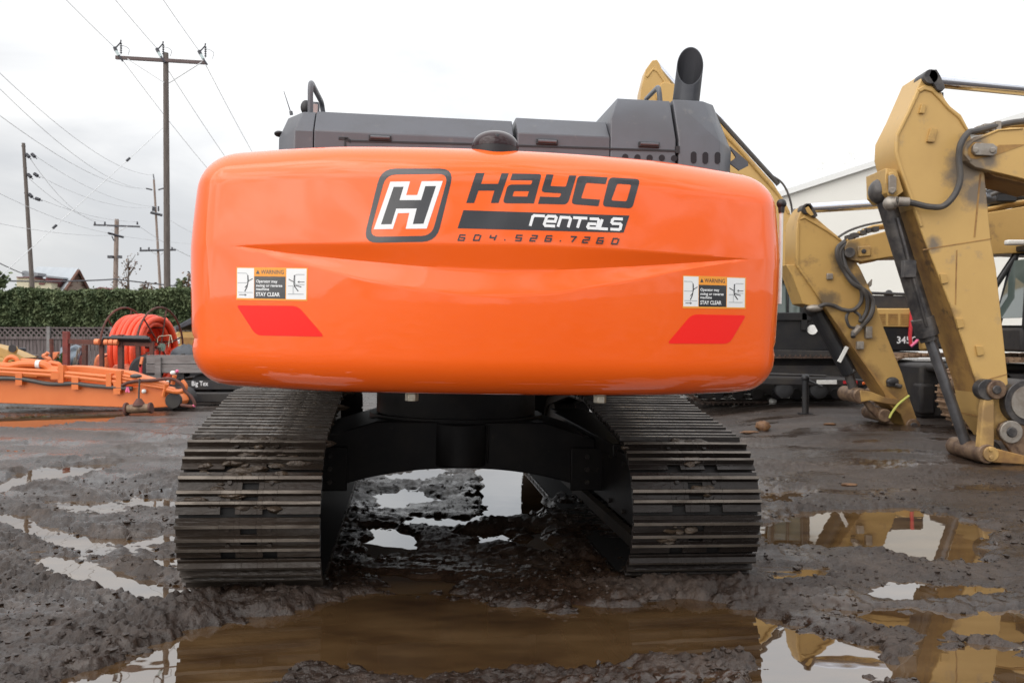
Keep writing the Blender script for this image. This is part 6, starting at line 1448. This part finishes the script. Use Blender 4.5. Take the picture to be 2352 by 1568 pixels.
# ------------------------------------------------------------------ utility poles and wires
def wire(pts, Y0, Y1=None, sag=0, r=.012, n=24, label='', name='power_line', mt='wire', group='overhead wires'):
    Y1 = Y1 if Y1 is not None else Y0
    a, c = P(*pts[0], Y0), P(*pts[1], Y1)
    p = [a + (c - a) * (k / n) - V((0, 0, sag * 4 * (k / n) * (1 - k / n))) for k in range(n + 1)]
    o = MB().tube(p, r, 4).build(name, M[mt]); tag(o, label, 'wire', group); return o
def pole(name, label, p0, p1, Y, r0, r1, mt):
    a = P(*p0, Y); c = P(*p1, Y); d = (a - c) / (c.z - a.z); base = a + d * a.z; base.z = 0
    t = thing(name, label, 'utility pole', base); MB().cyl(base, c, r0, r1, n=18).build('post', M[mt], t); return t
Y1_ = 45.0
P1 = pole('utility_pole', 'tall dark utility pole with one long crossarm nearest the orange excavator', (384, 665), (380.8, 122), Y1_, .175, .135, 'pole_wood')
b = MB(); a, c = P(264.5, 131.5, Y1_ - .2), P(471, 143.5, Y1_ - .2); b.prism([a + V((0, 0, -.085)), c + V((0, 0, -.085)), c + V((0, 0, .085)), a + V((0, 0, .085))], (0, .14, 0)); b.build('crossarm', M['arm'], P1)
b = MB(); b.tube([P(293, 136, Y1_ - .2), P(377, 190, Y1_ - .15)], .028, 6); b.tube([P(464, 143, Y1_ - .2), P(388, 191, Y1_ - .15)], .028, 6); b.build('brace', M['wire'], P1)
for x, y in ((262, 109), (359, 112), (456, 117)):
    b = MB(); b.cyl(P(x + 1, y, Y1_ - .2), P(x + 5, y + 8, Y1_ - .2), .09, n=10); b.cyl(P(x + 4, y + 7, Y1_ - .2), P(x + 11, y + 19, Y1_ - .2), .075, n=10, mi=1); b.tube([P(x + 12, y + 20, Y1_ - .2), P(x + 20, y + 32, Y1_ - .2)], .05, 6)
    b.tube([P(x + 5, y, Y1_ - .2), P(x + 15, y - 11, Y1_ - .2), P(x + 16, y - 17, Y1_ - .2)], .035, 6)
    for k in range(5): b.cyl(P(x + 16, y - 9 + 5 * k, Y1_ - .1), P(x + 16, y - 7 + 5 * k, Y1_ - .1), .06, n=8)
    b.cyl(P(x + 16, y - 10, Y1_ - .1), P(x + 16, y + 16, Y1_ - .1), .025, n=6)
    b.tube(spline([P(x + 18, y - 4, Y1_ - .1), P(x + 28, y - 1, Y1_ - .1), P(x + 35, y + 6, Y1_ - .1), P(x + 32, y + 18, Y1_ - .1)]), .012, 5)
    b.build('insulator', [M['insulator'], M['porcelain']], P1)
for k, (px, py, far, lab) in enumerate(((264, 110, (284, 142), 'left'), (361, 112, (388, 164), 'middle'), (458, 118, (473, 150), 'right'))):
    a = P(px, py, Y1_); d = V((.15, -1, .02)); c = a + d * 34
    o = MB().tube([a + (c - a) * (t / 16) - V((0, 0, .5 * 4 * t / 16 * (1 - t / 16))) for t in range(17)], .016, 5).build('power_line', M['wire']); tag(o, f'wire running from the {lab} end of the tall crossarm up out of the picture' if k != 1 else 'wire running from the middle of the tall crossarm up out of the picture', 'wire', 'overhead wires')
    a = P(*far, Y1_); c = a + V((-.15 * 75, 75, -1.2))
    o = MB().tube([a + (c - a) * (t / 24) - V((0, 0, 1.3 * 4 * t / 24 * (1 - t / 24))) for t in range(25)], .016, 5).build('power_line', M['wire']); tag(o, f'wire sloping down right from the {lab} of the tall crossarm behind the counterweight', 'wire', 'overhead wires')
Y2_ = 50.0
P2 = pole('utility_pole', 'leaning bare utility pole at the left with dark insulator strings on one side', (74, 659), (53.8, 329), Y2_, .145, .09, 'pole_wood')
MB().tube([P(50, 336, Y2_), P(58, 336, Y2_)], .05, 6).tube([P(53, 384, Y2_), P(61, 384, Y2_)], .04, 6).tube([P(56, 443, Y2_), P(63, 443, Y2_)], .04, 6).build('through_bolt', M['dull_black'], P2)
for x, y, ang in ((64, 358, .75), (77, 357.5, .72), (68, 404, .75), (83, 402, .6), (70.5, 449.5, .75), (87, 457.5, .35)):
    b = MB(); d = V((math.cos(ang), -.2, -math.sin(ang))); p = P(x, y, Y2_)
    for k in range(5): b.cyl(p + d * (k * .055 - .14), p + d * (k * .055 - .105), .10, n=10)
    b.cyl(p - d * .2, p + d * .3, .03, n=6); b.build('insulator', M['insulator'], P2)
Y3_, Y4_ = 65.0, 72.0
P3 = pole('utility_pole', 'pale wooden utility pole with two crossarms in the middle distance', (265, 664), (268.3, 503.5), Y3_, .20, .15, 'pole_pale')
b = MB(); a, c = P(214.5, 516.5, Y3_ - .25), P(320.5, 520.5, Y3_ - .25); b.prism([a + V((0, 0, -.06)), c + V((0, 0, -.06)), c + V((0, 0, .06)), a + V((0, 0, .06))], (0, .12, 0)); b.build('crossarm', M['insulator'], P3)
b = MB(); b.tube([P(248, 535, Y3_ - .6), P(284, 545, Y3_ + .2)], .085, 4); b.tube([P(257, 542, Y3_ - .25), P(262, 553, Y3_ - .2)], .04, 5); b.build('crossarm', M['insulator'], P3)
b = MB(); b.tube([P(243, 519, Y3_ - .25), P(263, 531, Y3_ - .2)], .03, 5); b.tube([P(293, 520, Y3_ - .25), P(272, 532, Y3_ - .2)], .03, 5); b.build('brace', M['wire'], P3)
for x in (218, 241, 315.5): MB().cyl(P(x, 516, Y3_ - .2), P(x, 509, Y3_ - .2), .08, .05, n=8).build('insulator', M['insulator'], P3)
for x in (254, 275): MB().box(P(x, 590, Y3_ - .3), (.35 if x < 260 else .25, .3, .2)).build('junction_box', M['insulator'], P3)
P4 = pole('utility_pole', 'thin pale pole with thin mast behind the tall dark pole', (368.5, 669), (353.5, 413), Y4_, .135, .08, 'pole_pale')
b = MB(); b.tube([P(354.5, 418, Y4_), P(352, 400, Y4_)], .05, 5); b.build('mast', M['cable'], P4)
b = MB(); b.tube([P(336, 433, Y4_ - 1), P(349, 436, Y4_ - .1)], .06, 4); b.tube([P(364, 436, Y4_ - .2), P(377, 432, Y4_ - .4)], .06, 4); b.tube([P(345.5, 488, Y4_ - .6), P(373, 494.5, Y4_ - .2)], .11, 4); b.tube([P(321, 575.5, Y4_ - .2), P(404, 573.5, Y4_ - .2)], .085, 4); b.build('crossarm', M['cable'], P4)
for x in (351, 355, 364): MB().cyl(P(x, 485, Y4_ - .4), P(x, 474, Y4_ - .4), .07, n=6).build('insulator', M['insulator'], P4)
for x in (323, 342, 395): MB().cyl(P(x, 574, Y4_ - .2), P(x, 568, Y4_ - .2), .07, n=6).build('insulator', M['insulator'], P4)
b = MB(); b.tube([P(346, 577, Y4_ - .2), P(362, 585, Y4_ - .1)], .04, 5); b.tube([P(380, 577, Y4_ - .2), P(368, 585, Y4_ - .1)], .04, 5); b.build('brace', M['wire'], P4)
g = wire(((375, 293), (-60, 690)), Y1_ - .2, Y1_ - 6, 0, .016, label='thin guy wire slanting down left from the tall pole with two small insulators', name='guy_wire')
b = MB()
for x, y in ((285, 374), (111, 528)):
    u_ = (375 - x) / 435; p = P(375, 293, Y1_ - .2) + (P(-60, 690, Y1_ - 6) - P(375, 293, Y1_ - .2)) * u_; d = (P(-60, 690, Y1_ - 6) - P(375, 293, Y1_ - .2)).normalized(); b.cyl(p - d * .12, p + d * .12, .06, n=8)
b.build_each('insulator', M['insulator'], g)
wr = [((-40, 130), (353, 402), 30, Y4_, 1.0, 'upper of the long wires from the left edge to the mast of the thin pole'), ((-40, 165), (336, 433), 30, Y4_, 1.0, 'long wire from the left edge to the short arm of the thin pole'), ((-40, 236), (337, 433), 30, Y4_, .8, 'lowest long wire from the left edge to the short arm of the thin pole'),
      ((84, 360), (351, 474), Y2_, Y4_, .6, 'wire from the top insulators of the leaning pole to the thin pole'), ((92, 405), (364, 474), Y2_, Y4_, .7, 'wire from the middle insulators of the leaning pole to the thin pole'), ((96, 459), (315, 509), Y2_, Y3_, .3, 'wire from the lowest insulators of the leaning pole to the pale pole'),
      ((67, 410), (241, 509), Y2_, Y3_, .5, 'wire from the leaning pole to the middle insulator of the pale pole'), ((69, 364), (218, 509), Y2_, Y3_, .6, 'wire from the leaning pole to the left insulator of the pale pole'),
      ((-40, 425), (248, 535), 40, Y3_, .3, 'wire from the left edge to the lower crossarm of the pale pole'), ((320, 520), (560, 620), Y3_, 95, .8, 'wire leaving the pale pole crossarm towards the orange counterweight'), ((404, 573), (560, 610), Y4_, 100, .6, 'wire leaving the low crossarm of the thin pole'), ((373, 494), (560, 560), Y4_, 100, .8, 'wire leaving the upper crossarm of the thin pole'),
      ((-40, 505), (262, 540), 40, Y3_, .25, 'nearly level wire crossing behind the leaning pole'), ((268, 540), (560, 560), Y3_, 90, .3, 'nearly level wire right of the pale pole')]
for a, c, ya, yc_, sg, lab in wr: wire((a, c), ya, yc_, sg, .014, label=lab)
for a, c, ya, yc_, sg, lab in (((-40, 643), (265, 641), 52, Y3_ - .3, .12, 'thick dark cable level above the hedge left of the pale pole'), ((265, 641), (560, 668), Y3_ - .3, 75, .10, 'thick dark cable above the hedge right of the pale pole'), ((-60, 572), (52, 628), 60, 87, .1, 'dark service cable reaching down to the house chimney')):
    wire((a, c), ya, yc_, sg, .048, label=lab, name='power_cable', mt='cable', group='thick cables above the hedge')

# ------------------------------------------------------------------ small things on the mud
def chip(name, label, cat, px, py, sx_, sy_, sz_, mt, seed):
    Y = CH * F / (py - HZ); x = (px - 1176) / F * Y
    for _ in range(4):
        z = gz(x, Y); Y = (CH - z) * F / (py - HZ); x = (px - 1176) / F * Y
    rg = random.Random(seed); b = MB(); b.ball((x, Y, max(0, gz(x, Y)) + sz_ * .5), 1, 6, 0, (sx_, sy_, sz_))
    for i_ in range(len(b.v)): b.v[i_] = tuple(V(b.v[i_]) + V((rg.uniform(-1, 1) * sx_, rg.uniform(-1, 1) * sy_, rg.uniform(-1, 1) * sz_)) * .22)
    tag(b.build(name, M[mt], smooth=60), label, cat)
chip('leaf', 'curled brown leaf lying on the mud right of the right track', 'leaf', 1950, 1115, .085, .035, .018, 'debris', 1)
chip('debris', 'small heap of reddish scraps on the yard right of the track', 'debris', 1752, 990, .10, .09, .09, 'debris', 2)
chip('debris', 'flat brown scrap beside the reddish heap', 'debris', 1722, 998, .14, .05, .02, 'debris', 3)
chip('stone', 'pale stone at the edge of the front puddle', 'stone', 1622, 1372, .014, .014, .011, 'bare', 4)
chip('rag', 'small pale rag on the ground beneath the white plate trailer', 'rag', 1774, 925, .07, .06, .05, 'white_paint', 5)
chip('rag', 'white scrap lying on the deck behind the black cylinder', 'rag', 1905, 975, .10, .05, .02, 'debris', 6)
